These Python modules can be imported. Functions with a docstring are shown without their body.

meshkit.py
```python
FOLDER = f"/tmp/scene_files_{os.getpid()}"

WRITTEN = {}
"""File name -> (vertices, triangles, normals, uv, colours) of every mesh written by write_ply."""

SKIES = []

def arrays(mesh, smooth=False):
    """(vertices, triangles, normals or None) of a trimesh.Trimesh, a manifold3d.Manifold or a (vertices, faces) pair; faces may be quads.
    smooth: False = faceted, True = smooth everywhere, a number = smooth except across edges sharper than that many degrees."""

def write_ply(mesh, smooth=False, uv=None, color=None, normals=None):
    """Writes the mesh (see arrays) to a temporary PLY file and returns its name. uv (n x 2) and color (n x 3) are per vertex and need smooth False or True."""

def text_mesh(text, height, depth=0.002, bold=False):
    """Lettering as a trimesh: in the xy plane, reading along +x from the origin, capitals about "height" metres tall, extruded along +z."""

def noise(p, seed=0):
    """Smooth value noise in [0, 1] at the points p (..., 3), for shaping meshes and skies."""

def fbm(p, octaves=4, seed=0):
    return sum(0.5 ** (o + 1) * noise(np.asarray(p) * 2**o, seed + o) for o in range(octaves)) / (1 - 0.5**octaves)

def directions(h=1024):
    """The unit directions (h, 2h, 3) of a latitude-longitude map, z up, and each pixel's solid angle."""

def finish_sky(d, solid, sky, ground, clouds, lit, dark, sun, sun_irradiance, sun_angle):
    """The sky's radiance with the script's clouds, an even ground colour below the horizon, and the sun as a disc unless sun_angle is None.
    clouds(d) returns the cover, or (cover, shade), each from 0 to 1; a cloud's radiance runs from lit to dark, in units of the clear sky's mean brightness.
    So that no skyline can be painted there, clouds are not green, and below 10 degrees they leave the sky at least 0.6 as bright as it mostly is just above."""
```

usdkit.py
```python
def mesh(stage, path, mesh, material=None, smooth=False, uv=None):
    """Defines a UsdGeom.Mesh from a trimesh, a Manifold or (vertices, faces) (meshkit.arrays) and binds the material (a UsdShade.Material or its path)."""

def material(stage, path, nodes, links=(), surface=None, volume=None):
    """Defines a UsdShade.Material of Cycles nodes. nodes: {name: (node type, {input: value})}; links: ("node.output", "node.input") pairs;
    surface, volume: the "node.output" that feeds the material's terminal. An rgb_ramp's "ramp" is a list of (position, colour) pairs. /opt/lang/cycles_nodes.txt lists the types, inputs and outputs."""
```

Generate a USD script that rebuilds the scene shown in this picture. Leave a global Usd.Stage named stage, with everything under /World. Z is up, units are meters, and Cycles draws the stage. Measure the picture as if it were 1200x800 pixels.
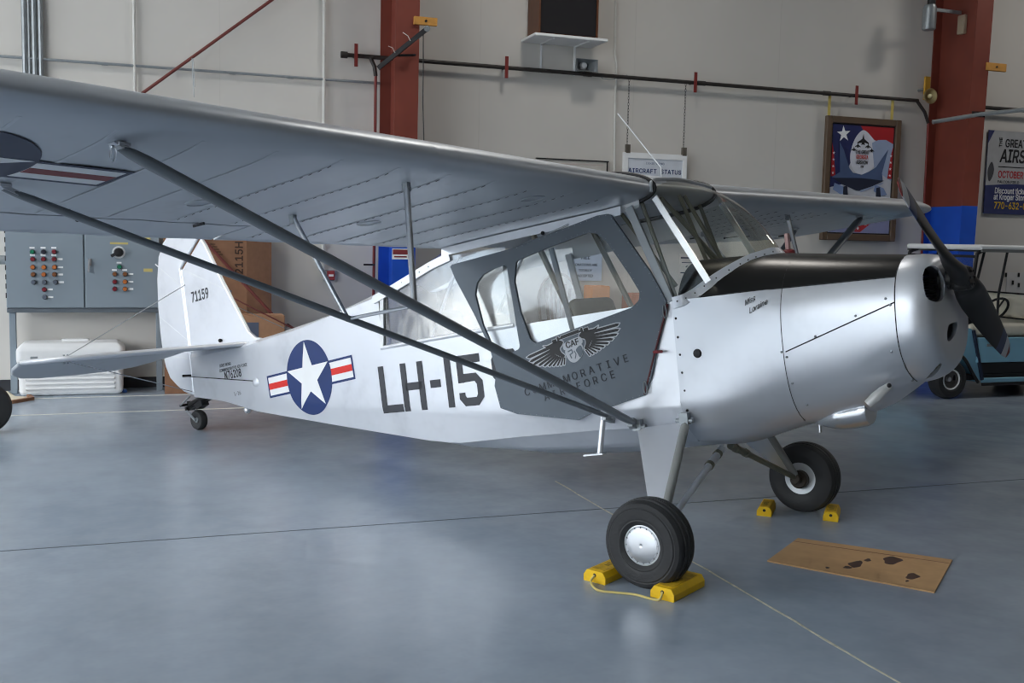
import math, numpy as np, trimesh, usdkit, meshkit
import manifold3d as m3
from shapely import geometry as sg, affinity, ops as sops
from scipy.spatial import Delaunay, cKDTree
from pxr import Usd, UsdGeom, UsdLux, UsdShade, Sdf, Gf
rng = np.random.default_rng(7)
stage = Usd.Stage.CreateInMemory()
UsdGeom.SetStageUpAxis(stage, UsdGeom.Tokens.z)
UsdGeom.SetStageMetersPerUnit(stage, 1.0)
UsdGeom.Xform.Define(stage, '/World')

# ---------------------------------------------------------------- camera
CF, CPITCH, CROLL, CYAW, CH = 1224.82, 0.0977030, 0.0224741, 0.3394892, 1.637253
_f = np.array([math.sin(CYAW)*math.cos(CPITCH), math.cos(CYAW)*math.cos(CPITCH), -math.sin(CPITCH)])
_r0 = np.array([math.cos(CYAW), -math.sin(CYAW), 0]); _u0 = np.cross(_r0, _f)
CR = math.cos(CROLL)*_r0 + math.sin(CROLL)*_u0; CU = -math.sin(CROLL)*_r0 + math.cos(CROLL)*_u0; CFW = _f
CP = np.array([0, 0, CH])
cam = UsdGeom.Camera.Define(stage, '/World/camera')
cam.CreateHorizontalApertureAttr(36.0); cam.CreateVerticalApertureAttr(24.0)
cam.CreateFocalLengthAttr(36.0*CF/1200); cam.CreateClippingRangeAttr(Gf.Vec2f(0.05, 500))
cam.CreateExposureAttr(0.3)
_m = np.eye(4); _m[0, :3] = CR; _m[1, :3] = CU; _m[2, :3] = -CFW; _m[3, :3] = CP
cam.AddTransformOp().Set(Gf.Matrix4d(*_m.ravel().tolist()))

# ---------------------------------------------------------------- daylight: an overcast sky through the open hangar door on the left
usdkit.material(stage, '/World/Looks/overcast_sky', {
    'tc': ('texture_coordinate', {}), 'n': ('noise_texture', {'scale': 2.2, 'detail': 5, 'roughness': .55}),
    'r': ('rgb_ramp', {'ramp': [(.3, (.62, .76, 1.0)), (.5, (.92, .97, 1.0)), (.7, (1, 1, 1))]}),
    'b': ('background_shader', {'strength': 5.1})},
    [('tc.generated', 'n.vector'), ('n.fac', 'r.fac'), ('r.color', 'b.color')], surface='b.background')
dome = UsdLux.DomeLight.Define(stage, '/World/sky'); dome.CreateIntensityAttr(1.0)
UsdShade.MaterialBindingAPI.Apply(dome.GetPrim()).Bind(UsdShade.Material.Get(stage, '/World/Looks/overcast_sky'))

LAMP = 27.0                                            # radiance of each high-bay lamp (built with its housing further down)
# ---------------------------------------------------------------- the frame of the airplane (x forward, y to its left, z up; origin at the propeller hub)
AX, AY, AYAW, APITCH, AZ = 3.63134051, 4.00181303, -0.99487189, 0.14225276, 1.49567564
BX = np.array([math.cos(AYAW)*math.cos(APITCH), math.sin(AYAW)*math.cos(APITCH), math.sin(APITCH)])
BY = np.array([-math.sin(AYAW), math.cos(AYAW), 0]); BZ = np.cross(BX, BY)
BM = np.stack([BX, BY, BZ]); BO = np.array([AX, AY, AZ])
def b2w(p): return np.asarray(p, float) @ BM + BO
def w2b(p): return (np.asarray(p, float) - BO) @ BM.T
def ray(px, py): return CFW*CF + (px-600)*CR - (py-400)*CU
def body(px, py, y):                                   # the point of the airplane's plane y = const behind a pixel of the reference
    c = w2b(CP); d = ray(px, py) @ BM.T; return c + d*(y-c[1])/d[1]
def body_x(px, py, x):
    c = w2b(CP); d = ray(px, py) @ BM.T; return c + d*(x-c[0])/d[0]
def body_z(px, py, z):
    c = w2b(CP); d = ray(px, py) @ BM.T; return c + d*(z-c[2])/d[2]
def wallp(px, py, y=11.55): d = ray(px, py); return CP + d*(y-CP[1])/d[1]
def groundp(px, py, z=0.): d = ray(px, py); return CP + d*(z-CP[2])/d[2]

# ---------------------------------------------------------------- materials
def srgb(*c):
    c = np.array(c, float)/255; return tuple(np.where(c <= .04045, c/12.92, ((c+.055)/1.055)**2.4))
MATS = {}
def mat(name, color, rough=.5, metal=0., var=.08, scale=6., bump=0., bscale=40., coat=0., spec=.5, rvar=0., detail=4, **kw):
    """principled with a faint procedural mottling of colour and roughness"""
    if name in MATS: return MATS[name]
    c = np.array(color, float)
    nodes = {'tc': ('texture_coordinate', {}), 'n': ('noise_texture', {'scale': scale, 'detail': detail, 'roughness': .6}),
             'r': ('rgb_ramp', {'ramp': [(.25, tuple(c*(1-var))), (.75, tuple(np.minimum(c*(1+var), 1)))]}),
             'p': ('principled_bsdf', {'roughness': rough, 'metallic': metal, 'coat_weight': coat, 'coat_roughness': .1, 'specular_ior_level': spec, **kw})}
    links = [('tc.object', 'n.vector'), ('n.fac', 'r.fac'), ('r.color', 'p.base_color')]
    if rvar:
        nodes['m'] = ('map_range', {'from_min': .3, 'from_max': .7, 'to_min': rough-rvar, 'to_max': rough+rvar}); links += [('n.fac', 'm.value'), ('m.result', 'p.roughness')]
    if bump:
        nodes['n2'] = ('noise_texture', {'scale': bscale, 'detail': 3}); nodes['b'] = ('bump', {'strength': bump, 'distance': .01})
        links += [('tc.object', 'n2.vector'), ('n2.fac', 'b.height'), ('b.normal', 'p.normal')]
    MATS[name] = usdkit.material(stage, '/World/Looks/'+name, nodes, links, surface='p.BSDF'); return MATS[name]
def emit(name, color, s):
    MATS[name] = usdkit.material(stage, '/World/Looks/'+name, {'e': ('emission', {'color': color, 'strength': s})}, [], surface='e.emission'); return MATS[name]
def pane(name, tint=(1, 1, 1), refl=1.0, rough=.02, bump=0.0, IOR=1.5, base=0.0):
    nodes = {'t': ('transparent_bsdf', {'color': tint}), 'g': ('glossy_bsdf', {'color': (1, 1, 1), 'roughness': rough}), 'f': ('layer_weight', {'blend': .5}), 'pw': ('math', {'math_type': 'power', 'value2': 4.0}),
             'ma': ('math', {'math_type': 'multiply_add', 'value2': refl, 'value3': base}), 'm': ('mix_closure', {})}
    links = [('f.facing', 'pw.value1'), ('pw.value', 'ma.value1'), ('ma.value', 'm.fac'), ('t.BSDF', 'm.closure1'), ('g.BSDF', 'm.closure2')]
    if bump:
        nodes['tc'] = ('texture_coordinate', {}); nodes['n'] = ('noise_texture', {'scale': 3, 'detail': 2, 'distortion': .6}); nodes['b'] = ('bump', {'strength': bump, 'distance': .05})
        links += [('tc.object', 'n.vector'), ('n.fac', 'b.height'), ('b.normal', 'g.normal')]
    MATS[name] = usdkit.material(stage, '/World/Looks/'+name, nodes, links, surface='m.closure'); return MATS[name]

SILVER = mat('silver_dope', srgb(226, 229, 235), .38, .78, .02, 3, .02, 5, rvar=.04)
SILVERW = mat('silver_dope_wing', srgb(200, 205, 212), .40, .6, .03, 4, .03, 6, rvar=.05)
ALU = mat('cowl_aluminium', srgb(206, 210, 217), .38, .75, .02, 4, 0, 9, rvar=.03)
POLISH = mat('polished_metal', srgb(205, 208, 212), .22, .9, .05, 10)
STRUTM = mat('strut_grey', srgb(112, 118, 124), .42, .3, .06, 8)
GREY = mat('door_grey', srgb(96, 106, 116), .5, .1, .05, 5)
BLACKM = mat('anti_glare_black', srgb(18, 18, 18), .28, 0, .1, 8, .02, 60, spec=.25)
BLK = mat('black_paint', srgb(22, 22, 26), .5)
DGREY = mat('dark_grey_letters', srgb(64, 66, 72), .55)
NAVY = mat('insignia_navy', srgb(30, 52, 104), .5)
NAVYD = mat('faded_navy', srgb(58, 66, 88), .55)
WHITE = mat('white_paint', srgb(236, 238, 240), .45, 0, .03)
RED = mat('insignia_red', srgb(214, 46, 38), .5)
REDD = mat('faded_red', srgb(128, 50, 56), .5)
RUB = mat('tyre_rubber', srgb(40, 41, 43), .62, 0, .25, 12, .2, 50, rvar=.1)
RIMM = mat('rim_white', srgb(200, 204, 208), .35, .3, .06)
OLIVE = mat('olive_tube', srgb(112, 112, 98), .45, .25, .15, 10)
GRIME = mat('greasy_brake', srgb(58, 50, 42), .6, .3, .4, 20)
DARKM = mat('dark_metal', srgb(46, 46, 48), .45, .5, .2, 15)
SEAT = mat('seat_cloth', srgb(112, 114, 104), .8, 0, .08, 30, .2, 200)
INTER = mat('interior_grey', srgb(86, 86, 84), .8, 0, .08, 10)
PROPM = mat('propeller_black', srgb(27, 27, 28), .42, .0, .15, 9, spec=.3)
LINE = mat('panel_gap', srgb(40, 42, 46), .7)
RIBT = mat('rib_tape_grey', srgb(206, 211, 218), .5, .4, .06, 14)
PANE = pane('plexiglass', (.95, .96, .96), .7, .03, base=.018)
PANEW = pane('windshield_plexiglass', (.84, .84, .79), .9, .05, .03, base=.05)
PANEC = pane('rear_plexiglass', (.9, .92, .95), .5, .15, .08, 1.5, .27)
WALLM = mat('wall_paint', srgb(206, 203, 198), .75, 0, .035, .9, .03, 30)
CEILM = mat('ceiling_white', srgb(190, 190, 188), .8)
BRICKR = mat('column_primer_red', srgb(148, 64, 48), .55, 0, .08, 3)
COLBLUE = mat('column_blue', srgb(22, 76, 190), .5, 0, .05, 3)
PIPEB = mat('pipe_black', srgb(52, 48, 46), .5, .3, .2, 10)
PIPER = mat('pipe_red', srgb(120, 40, 36), .5)
GALV = mat('galvanised', srgb(150, 156, 160), .4, .6, .1, 20)
CONDW = mat('conduit_white', srgb(206, 206, 202), .5)
RODM = mat('rod_red', srgb(110, 52, 48), .6)
CABM = mat('cabinet_grey', srgb(128, 140, 150), .42, 0, .03, 3)
TUBM = mat('white_plastic', srgb(226, 228, 230), .4, 0, .03, 8)
DRIP = mat('cardboard_tan', srgb(186, 148, 104), .85, 0, .1, 10)
CARD = mat('cardboard', srgb(170, 128, 98), .85, 0, .1, 14)
CARDD = mat('cardboard_dark', srgb(138, 100, 76), .85, 0, .12, 10)
INK = mat('ink_dark', srgb(60, 42, 32), .8)
WOOD = mat('lumber', srgb(190, 136, 62), .7, 0, .15, 12)
WOODD = mat('walnut', srgb(96, 58, 36), .5, 0, .2, 12)
YEL = mat('chock_yellow', srgb(236, 190, 16), .5, 0, .1, 18, .1, 60)
ROPE = mat('rope_cream', srgb(206, 190, 120), .8)
OIL = mat('oil_stain', srgb(64, 40, 28), .45)
CARTB = mat('cart_blue', srgb(134, 188, 214), .35, 0, .04, 6, coat=.3)
CREAM = mat('cream_vinyl', srgb(226, 220, 204), .45, 0, .05, 10)
TAPE = mat('white_tape', srgb(214, 214, 206), .6, 0, .15, 20)
CREASE = mat('floor_line', srgb(182, 178, 160), .7, 0, .4, 30)
JOINT = mat('floor_joint', srgb(70, 76, 84), .7)

# floor: worn blue-grey epoxy
FLOORM = usdkit.material(stage, '/World/Looks/epoxy_floor', {
    'g': ('geometry', {}), 'n': ('noise_texture', {'scale': .9, 'detail': 6, 'roughness': .65}), 'n3': ('noise_texture', {'scale': 14, 'detail': 6, 'roughness': .7}),
    'r': ('rgb_ramp', {'ramp': [(.3, srgb(128, 139, 152)), (.55, srgb(134, 145, 158)), (.75, srgb(141, 151, 163))]}),
    'r2': ('rgb_ramp', {'ramp': [(.0, (.86, .86, .86)), (.45, (1, 1, 1)), (.74, (1, 1, 1)), (.8, (1.12, 1.12, 1.1))]}),
    'mx': ('mix_color', {'blend_type': 'multiply', 'fac': 1.0}),
    'mr': ('map_range', {'from_min': .3, 'from_max': .7, 'to_min': .20, 'to_max': .34}),
    'n2': ('noise_texture', {'scale': 30, 'detail': 2}), 'b': ('bump', {'strength': .05, 'distance': .003}),
    'p': ('principled_bsdf', {'specular_ior_level': .5})},
    [('g.position', 'n.vector'), ('g.position', 'n3.vector'), ('g.position', 'n2.vector'), ('n.fac', 'r.fac'), ('n3.fac', 'r2.fac'), ('r.color', 'mx.a'), ('r2.color', 'mx.b'), ('mx.result', 'p.base_color'),
     ('n.fac', 'mr.value'), ('mr.result', 'p.roughness'), ('n2.fac', 'b.height'), ('b.normal', 'p.normal')], surface='p.BSDF')

# ---------------------------------------------------------------- helpers
USED = {}
def numbered(parent, name):
    k = parent + '/' + name; n = USED.get(k, 0); USED[k] = n+1
    return k if n == 0 else f'{k}_{n:03d}'
def tag(prim, label=None, cat=None, group=None, kind=None):
    for k, v in (('label', label), ('category', cat), ('group', group), ('kind', kind)):
        if v: prim.SetCustomDataByKey(k, v)
    return prim
OFFS = {}
class Thing:
    """an Xform at the thing's base; base and axes place local coordinates in the world"""
    def __init__(self, name, label, cat, base=(0, 0, 0), rot=None, group=None, kind=None):
        self.path = numbered('/World', name); self.base = np.asarray(base, float); self.raw = name in ('airplane', 'golf_cart'); self.rot = np.eye(3) if rot is None else rot
        x = UsdGeom.Xform.Define(stage, self.path); m = np.eye(4); m[:3, :3] = self.rot; m[3, :3] = self.base
        x.AddTransformOp().Set(Gf.Matrix4d(*m.ravel().tolist())); self.prim = tag(x.GetPrim(), label, cat, group, kind)
        self.off = np.zeros(3); OFFS[self.path] = self
    def part(self, name, mesh, material, smooth=35, label=None, parent=None, kind=None):
        v, f = vf(mesh)
        path = numbered(parent or self.path, name)
        p = usdkit.mesh(stage, path, (v - self.off, f), material, smooth=smooth).GetPrim()
        tag(p, label, kind=kind); return path
def single(name, mesh, material, label, cat, group=None, smooth=35, kind=None):
    v, f = vf(mesh); path = numbered('/World', name)
    base = np.array([(v[:, 0].min()+v[:, 0].max())/2, (v[:, 1].min()+v[:, 1].max())/2, v[:, 2].min()])
    m = usdkit.mesh(stage, path, (v-base, f), material, smooth=smooth); m.AddTranslateOp().Set(Gf.Vec3d(*base.tolist()))
    tag(m.GetPrim(), label, cat, group, kind); return path
def struct(name, mesh, material, smooth=False):
    path = numbered('/World', name); tag(usdkit.mesh(stage, path, vf(mesh), material, smooth=smooth).GetPrim(), kind='structure'); return path
def sub(path, name, mesh, material, smooth=35, label=None, kind=None):
    t = OFFS['/'.join(path.split('/')[:3])]; v, f = vf(mesh); v = v if t.raw else v - t.off
    p = usdkit.mesh(stage, numbered(path, name), (v, f), material, smooth=smooth).GetPrim(); tag(p, label, kind=kind)
def vf(m):
    if hasattr(m, 'to_mesh'): q = m.to_mesh(); return np.array(q.vert_properties[:, :3], float), np.array(q.tri_verts)
    if isinstance(m, tuple):
        v, f = np.asarray(m[0], float), np.asarray(m[1], int)
        if f.shape[1] == 4: f = np.vstack([f[:, [0, 1, 2]], f[:, [0, 2, 3]]])
        return v, f
    return np.array(m.vertices, float), np.array(m.faces)
def cat(*ms):
    vs, fs, n = [], [], 0
    for m in ms:
        v, f = vf(m); vs.append(v); fs.append(f+n); n += len(v)
    return np.vstack(vs), np.vstack(fs)
def box(x0, x1, y0, y1, z0, z1, bev=0.0):
    x0, x1 = sorted((x0, x1)); y0, y1 = sorted((y0, y1)); z0, z1 = sorted((z0, z1))
    if bev <= 0:
        b = trimesh.creation.box((x1-x0, y1-y0, z1-z0)); b.apply_translation(((x0+x1)/2, (y0+y1)/2, (z0+z1)/2)); return b
    pts = []
    for x in (0, 1):
        for y in (0, 1):
            for z in (0, 1):
                for k in range(3):
                    q = [x0+bev if not x else x1-bev, y0+bev if not y else y1-bev, z0+bev if not z else z1-bev]
                    q[k] = ((x0, x1)[x], (y0, y1)[y], (z0, z1)[z])[k]; pts.append(q)
    return trimesh.convex.convex_hull(np.array(pts))
def rbox(x0, x1, y0, y1, z0, z1, r, n=16):
    s = m3.Manifold.sphere(r, n)
    return m3.Manifold.batch_hull([s.translate((a, b, c)) for a in (x0+r, x1-r) for b in (y0+r, y1-r) for c in (z0+r, z1-r)])
def frame_of(t):
    t = np.asarray(t, float); t = t/np.linalg.norm(t)
    a = np.cross(t, [0, 0, 1.] if abs(t[2]) < .9 else [1., 0, 0]); a /= np.linalg.norm(a); return t, a, np.cross(t, a)
def tube(pts, r, n=12, closed=False, cap=True):
    p = np.asarray(pts, float); k = len(p)
    if closed: t = np.roll(p, -1, 0)-np.roll(p, 1, 0)
    else: t = np.gradient(p, axis=0)
    t /= np.linalg.norm(t, axis=1)[:, None]
    _, a, _b = frame_of(t[0]); A = []
    for i in range(k):
        a = a - t[i]*(a@t[i]); a /= np.linalg.norm(a); A.append(a)
    A = np.array(A); B = np.cross(t, A); ang = np.arange(n)*2*np.pi/n
    rr = np.broadcast_to(r, (k,))
    v = p[:, None] + rr[:, None, None]*(np.cos(ang)[None, :, None]*A[:, None]+np.sin(ang)[None, :, None]*B[:, None])
    v = v.reshape(-1, 3); f = []
    for i in range(k if closed else k-1):
        for j in range(n):
            i2 = (i+1) % k; a0, a1, b0, b1 = i*n+j, i*n+(j+1) % n, i2*n+j, i2*n+(j+1) % n
            f += [[a0, b1, b0], [a0, a1, b1]]
    if cap and not closed:
        c0 = len(v); v = np.vstack([v, p[0], p[-1]])
        for j in range(n): f += [[c0, (j+1) % n, j], [c0+1, (k-1)*n+j, (k-1)*n+(j+1) % n]]
    return v, np.array(f)[:, ::-1]
def bar(p0, p1, w, d, side=(0, 0, 1), bev=.0):
    """rectangular bar from p0 to p1; width w along 'side', depth d across"""
    p0, p1 = np.asarray(p0, float), np.asarray(p1, float); t = (p1-p0)/np.linalg.norm(p1-p0)
    s = np.asarray(side, float); s = s if abs(s@t) < .999*np.linalg.norm(s) else np.array([1., .3, 0]) if abs(t[0]) < .9 else np.array([0, 0, 1.]); s = s-t*(s@t); s /= np.linalg.norm(s); q = np.cross(t, s)
    v = [p+s*w/2*i+q*d/2*j for p in (p0, p1) for i, j in ((-1, -1), (1, -1), (1, 1), (-1, 1))]
    return trimesh.convex.convex_hull(np.array(v))
def airstrut(p0, p1, chord, thick, n=20, fwd=(1, 0, 0)):
    p0, p1 = np.asarray(p0, float), np.asarray(p1, float); t = (p1-p0)/np.linalg.norm(p1-p0)
    a = np.asarray(fwd, float); a = a-t*(a@t); a /= np.linalg.norm(a); b = np.cross(t, a)
    ang = np.arange(n)*2*np.pi/n; u = np.cos(ang); w = np.sin(ang)*(1+.35*np.cos(ang))
    rings = []
    for s, k in ((0, .55), (.012, .85), (.03, 1), (.97, 1), (.988, .85), (1, .55)):
        rings.append(p0+(p1-p0)*s + (u*chord/2*k)[:, None]*a + (w*thick/2*k)[:, None]*b)
    return loft(rings, True, True)
def loft(rings, closed=True, caps=True):
    R = np.array(rings, float); k, n = R.shape[:2]; v = R.reshape(-1, 3); f = []
    m = n if closed else n-1
    i, j = np.meshgrid(np.arange(k-1), np.arange(m), indexing='ij'); j2 = (j+1) % n
    a, b, c, d = i*n+j, i*n+j2, (i+1)*n+j2, (i+1)*n+j
    f = np.stack([a, b, c, a, c, d], -1).reshape(-1, 3)
    if caps and closed:
        c0 = len(v); v = np.vstack([v, R[0].mean(0), R[-1].mean(0)]); q = np.arange(n); q2 = (q+1) % n
        f = np.vstack([f, np.stack([np.full(n, c0), q2, q], 1), np.stack([np.full(n, c0+1), (k-1)*n+q, (k-1)*n+q2], 1)])
    return fix((v, f))
def fix(vf_):
    m = trimesh.Trimesh(*vf_, process=False)
    if m.is_watertight:
        if m.volume < 0: m.invert()
    return m
def lathe(profile, n=40, axis='y'):
    """profile of (radius, height) points turned about an axis through the origin"""
    p = np.asarray(profile, float); ang = np.arange(n)*2*np.pi/n; rings = []
    for r, h in p:
        c = np.stack([r*np.cos(ang), r*np.sin(ang), np.full(n, h)], 1); rings.append(c)
    m = loft(rings, True, False); v = np.array(m.vertices)
    if axis == 'y': v = v[:, [1, 2, 0]]
    elif axis == 'x': v = v[:, [2, 0, 1]]
    return v, np.array(m.faces)
def lathe_at(profile, c, axis, n=40):
    v, f = lathe(profile, n, 'z'); t, a, b = frame_of(axis)
    return v[:, :1]*a+v[:, 1:2]*b+v[:, 2:]*t+np.asarray(c), f
def extrude(poly, h):
    ps = [g for g in getattr(poly, 'geoms', [poly]) if g.geom_type == 'Polygon' and g.area > 1e-9]
    return trimesh.util.concatenate([trimesh.creation.extrude_polygon(g, h, engine='earcut') for g in ps])
def text_poly(s, height, bold=False):
    m = meshkit.text_mesh(s, height, .002, bold); return m
def ring_holes(outer, holes): return sg.Polygon(outer, holes)
def tile(m, size):
    t = trimesh.Trimesh(*vf(m), process=False); v, f = trimesh.remesh.subdivide_to_size(t.vertices, t.faces, size); return v, f
def cyl(p0, p1, r, n=16): return tube([p0, p1], r, n)
def blob(c, r, sub_=2):
    m = trimesh.creation.icosphere(sub_, 1.0); m.apply_scale(r); m.apply_translation(c); return m
def catmull(pts, n=10, closed=False):
    p = np.asarray(pts, float); k = len(p); out = []
    g = (lambda i: p[i % k]) if closed else (lambda i: p[min(max(i, 0), k-1)])
    for i in range(k if closed else k-1):
        for t in np.linspace(0, 1, n, endpoint=False):
            a, b, c, d = g(i-1), g(i), g(i+1), g(i+2)
            out.append(.5*((2*b)+(c-a)*t+(2*a-5*b+4*c-d)*t*t+(3*b-a-3*c+d)*t**3))
    if not closed: out.append(p[-1])
    return np.array(out)
def smooth_poly(pts, n=8): return sg.Polygon(catmull(pts, n, True)).buffer(0)
def puffy(poly, tmax, r, step=.03):
    """a cushion-like plate on the outline poly in the (u, v) plane: full thickness tmax, rounded off towards the edge over r"""
    poly = sg.polygon.orient(poly.buffer(0)); ring = np.array(poly.exterior.segmentize(step).coords)[:-1]; n = len(ring)
    e = np.roll(ring, -1, 0)-ring; e /= np.linalg.norm(e, axis=1)[:, None]; nr = np.column_stack([-e[:, 1], e[:, 0]]); vn = nr+np.roll(nr, 1, 0); ln = np.linalg.norm(vn, axis=1)[:, None]; vn = vn/np.maximum(ln, .3)*np.minimum(2/np.maximum(ln, .6), 1.4)/np.maximum(np.linalg.norm(vn/np.maximum(ln, .3), axis=1)[:, None], 1e-6)
    ks = (0, .12, .35, .65, 1.0); up = [np.column_stack([ring+vn*r*k, np.full(n, tmax/2*math.sqrt(max(0, 1-(1-k)**2)))]) for k in ks]; dn = [u*[1, 1, -1] for u in up[1:]]
    rings_ = up[::-1]+dn; m = loft(rings_, True, False); v, f = np.array(m.vertices), np.array(m.faces); inner = sg.Polygon(up[-1][:, :2])
    import mapbox_earcut as _ec
    tri = _ec.triangulate_float64(up[-1][:, :2].astype(np.float64), np.array([n], np.uint32)).reshape(-1, 3).astype(int)
    a = up[-1][:, :2][tri]; e1, e2 = a[:, 1]-a[:, 0], a[:, 2]-a[:, 0]; sg_ = e1[:, 0]*e2[:, 1]-e1[:, 1]*e2[:, 0]; tri[sg_ < 0] = tri[sg_ < 0][:, ::-1]
    last = (len(rings_)-1)*n; f = np.vstack([f, tri, tri[:, ::-1]+last]); m = fix((v, f))
    return np.array(m.vertices), np.array(m.faces)
def sweep_rect(p0, p1, w, h): return bar(p0, p1, w, h)
UU = lambda l: sops.unary_union([g.buffer(0) for g in l])
I3 = lambda x, xs, ys: float(np.interp(x, xs, ys))
# ================================================================= THE SETTING
WY = 11.55
DARKWALL = mat('door_panel_grey', srgb(122, 114, 106), .7)
struct('floor', box(-9.2, 24.2, -8.2, WY+.2, -.2, 0), FLOORM)
struct('ground', box(-60, -9.2, -40, 50, -.22, -.02), mat('apron_concrete', srgb(176, 174, 168), .85, 0, .1, .6))
struct('wall_back', box(-9.2, 24.2, WY, WY+.2, 0, 7.2), WALLM)
struct('wall_front', box(-9.4, 24.4, -8.4, -8.2, 0, 7.2), DARKWALL)
struct('wall_right', box(24.2, 24.4, -8.4, WY+.2, 0, 7.2), WALLM)
struct('wall_left', cat(box(-9.4, -9.2, -8.4, WY+.2, 6.0, 7.2), box(-9.4, -9.2, 10.6, WY+.2, 0, 6.0), box(-9.4, -9.2, -8.4, -6.5, 0, 6.0)), WALLM)
struct('ceiling', box(-9.4, 24.4, -8.4, WY+.2, 7.2, 7.35), CEILM)
for x0, x1 in ((-9.2, 2.46), (2.73, 9.88), (10.15, 24.2)):
    struct('baseboard_back', box(x0, x1, WY-.012, WY, 0, .11), mat('baseboard_dark', srgb(44, 46, 52), .7))
for i, x in enumerate((-3.4, -1.95, .77, 3.62, 5.55, 7.55, 11.9)):
    struct('trim_%d' % (i+1), box(x-.002, x+.002, WY-.001, WY, .11, 7.2), mat('wall_seam', srgb(196, 193, 188), .8))

# high-bay lamps under the ceiling
k_ = 0
for lx in (-3.5, 4.0, 11.5, 18.5):
    for ly in (8.4,):
        k_ += 1; t = Thing('high_bay_lamp', 'round high-bay lamp under the ceiling, %s in the row from the hangar door' % ('first', 'second', 'third', 'last')[k_-1], 'lamp', (lx, ly, 6.62), group='high-bay lamps'); t.off = t.base
        t.part('reflector', lathe_at([(.06, .34), (.16, .28), (.50, .02), (.53, 0), (.51, .0), (.14, .26), (.05, .32)], (lx, ly, 6.62), (0, 0, 1), 32), GALV)
        t.part('hanger_rod', cyl((lx, ly, 6.88), (lx, ly, 7.2), .012), GALV)
        dl_ = UsdLux.DiskLight.Define(stage, t.path+'/light'); dl_.CreateRadiusAttr(.46); dl_.CreateIntensityAttr(LAMP); dl_.CreateNormalizeAttr(False); dl_.CreateColorAttr(Gf.Vec3f(1, .95, .88)); dl_.AddTranslateOp().Set(Gf.Vec3d(0, 0, .03))
t = Thing('hangar_across_apron', 'large pale hangar standing across the apron outside the open door', 'building', (-48, 2, 0)); t.off = t.base
FARW = mat('far_hangar_wall', srgb(150, 152, 152), .8)
t.part('wall', box(-58, -48, -45, 49, -.02, 7.5), FARW); t.part('roof', extrude(sg.Polygon([(-46, 7.5), (-46, 7.8), (-53, 9.6), (-60, 7.8), (-60, 7.5)]), 96) if False else box(-59, -47.5, -46, 50, 7.5, 7.9), mat('far_roof', srgb(120, 124, 128), .7))
for k in range(6): t.part('door_leaf', box(-47.98, -47.85, -36+k*13, -25+k*13, 0, 6.2), mat('far_door', srgb(120, 132, 142), .6))
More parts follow.
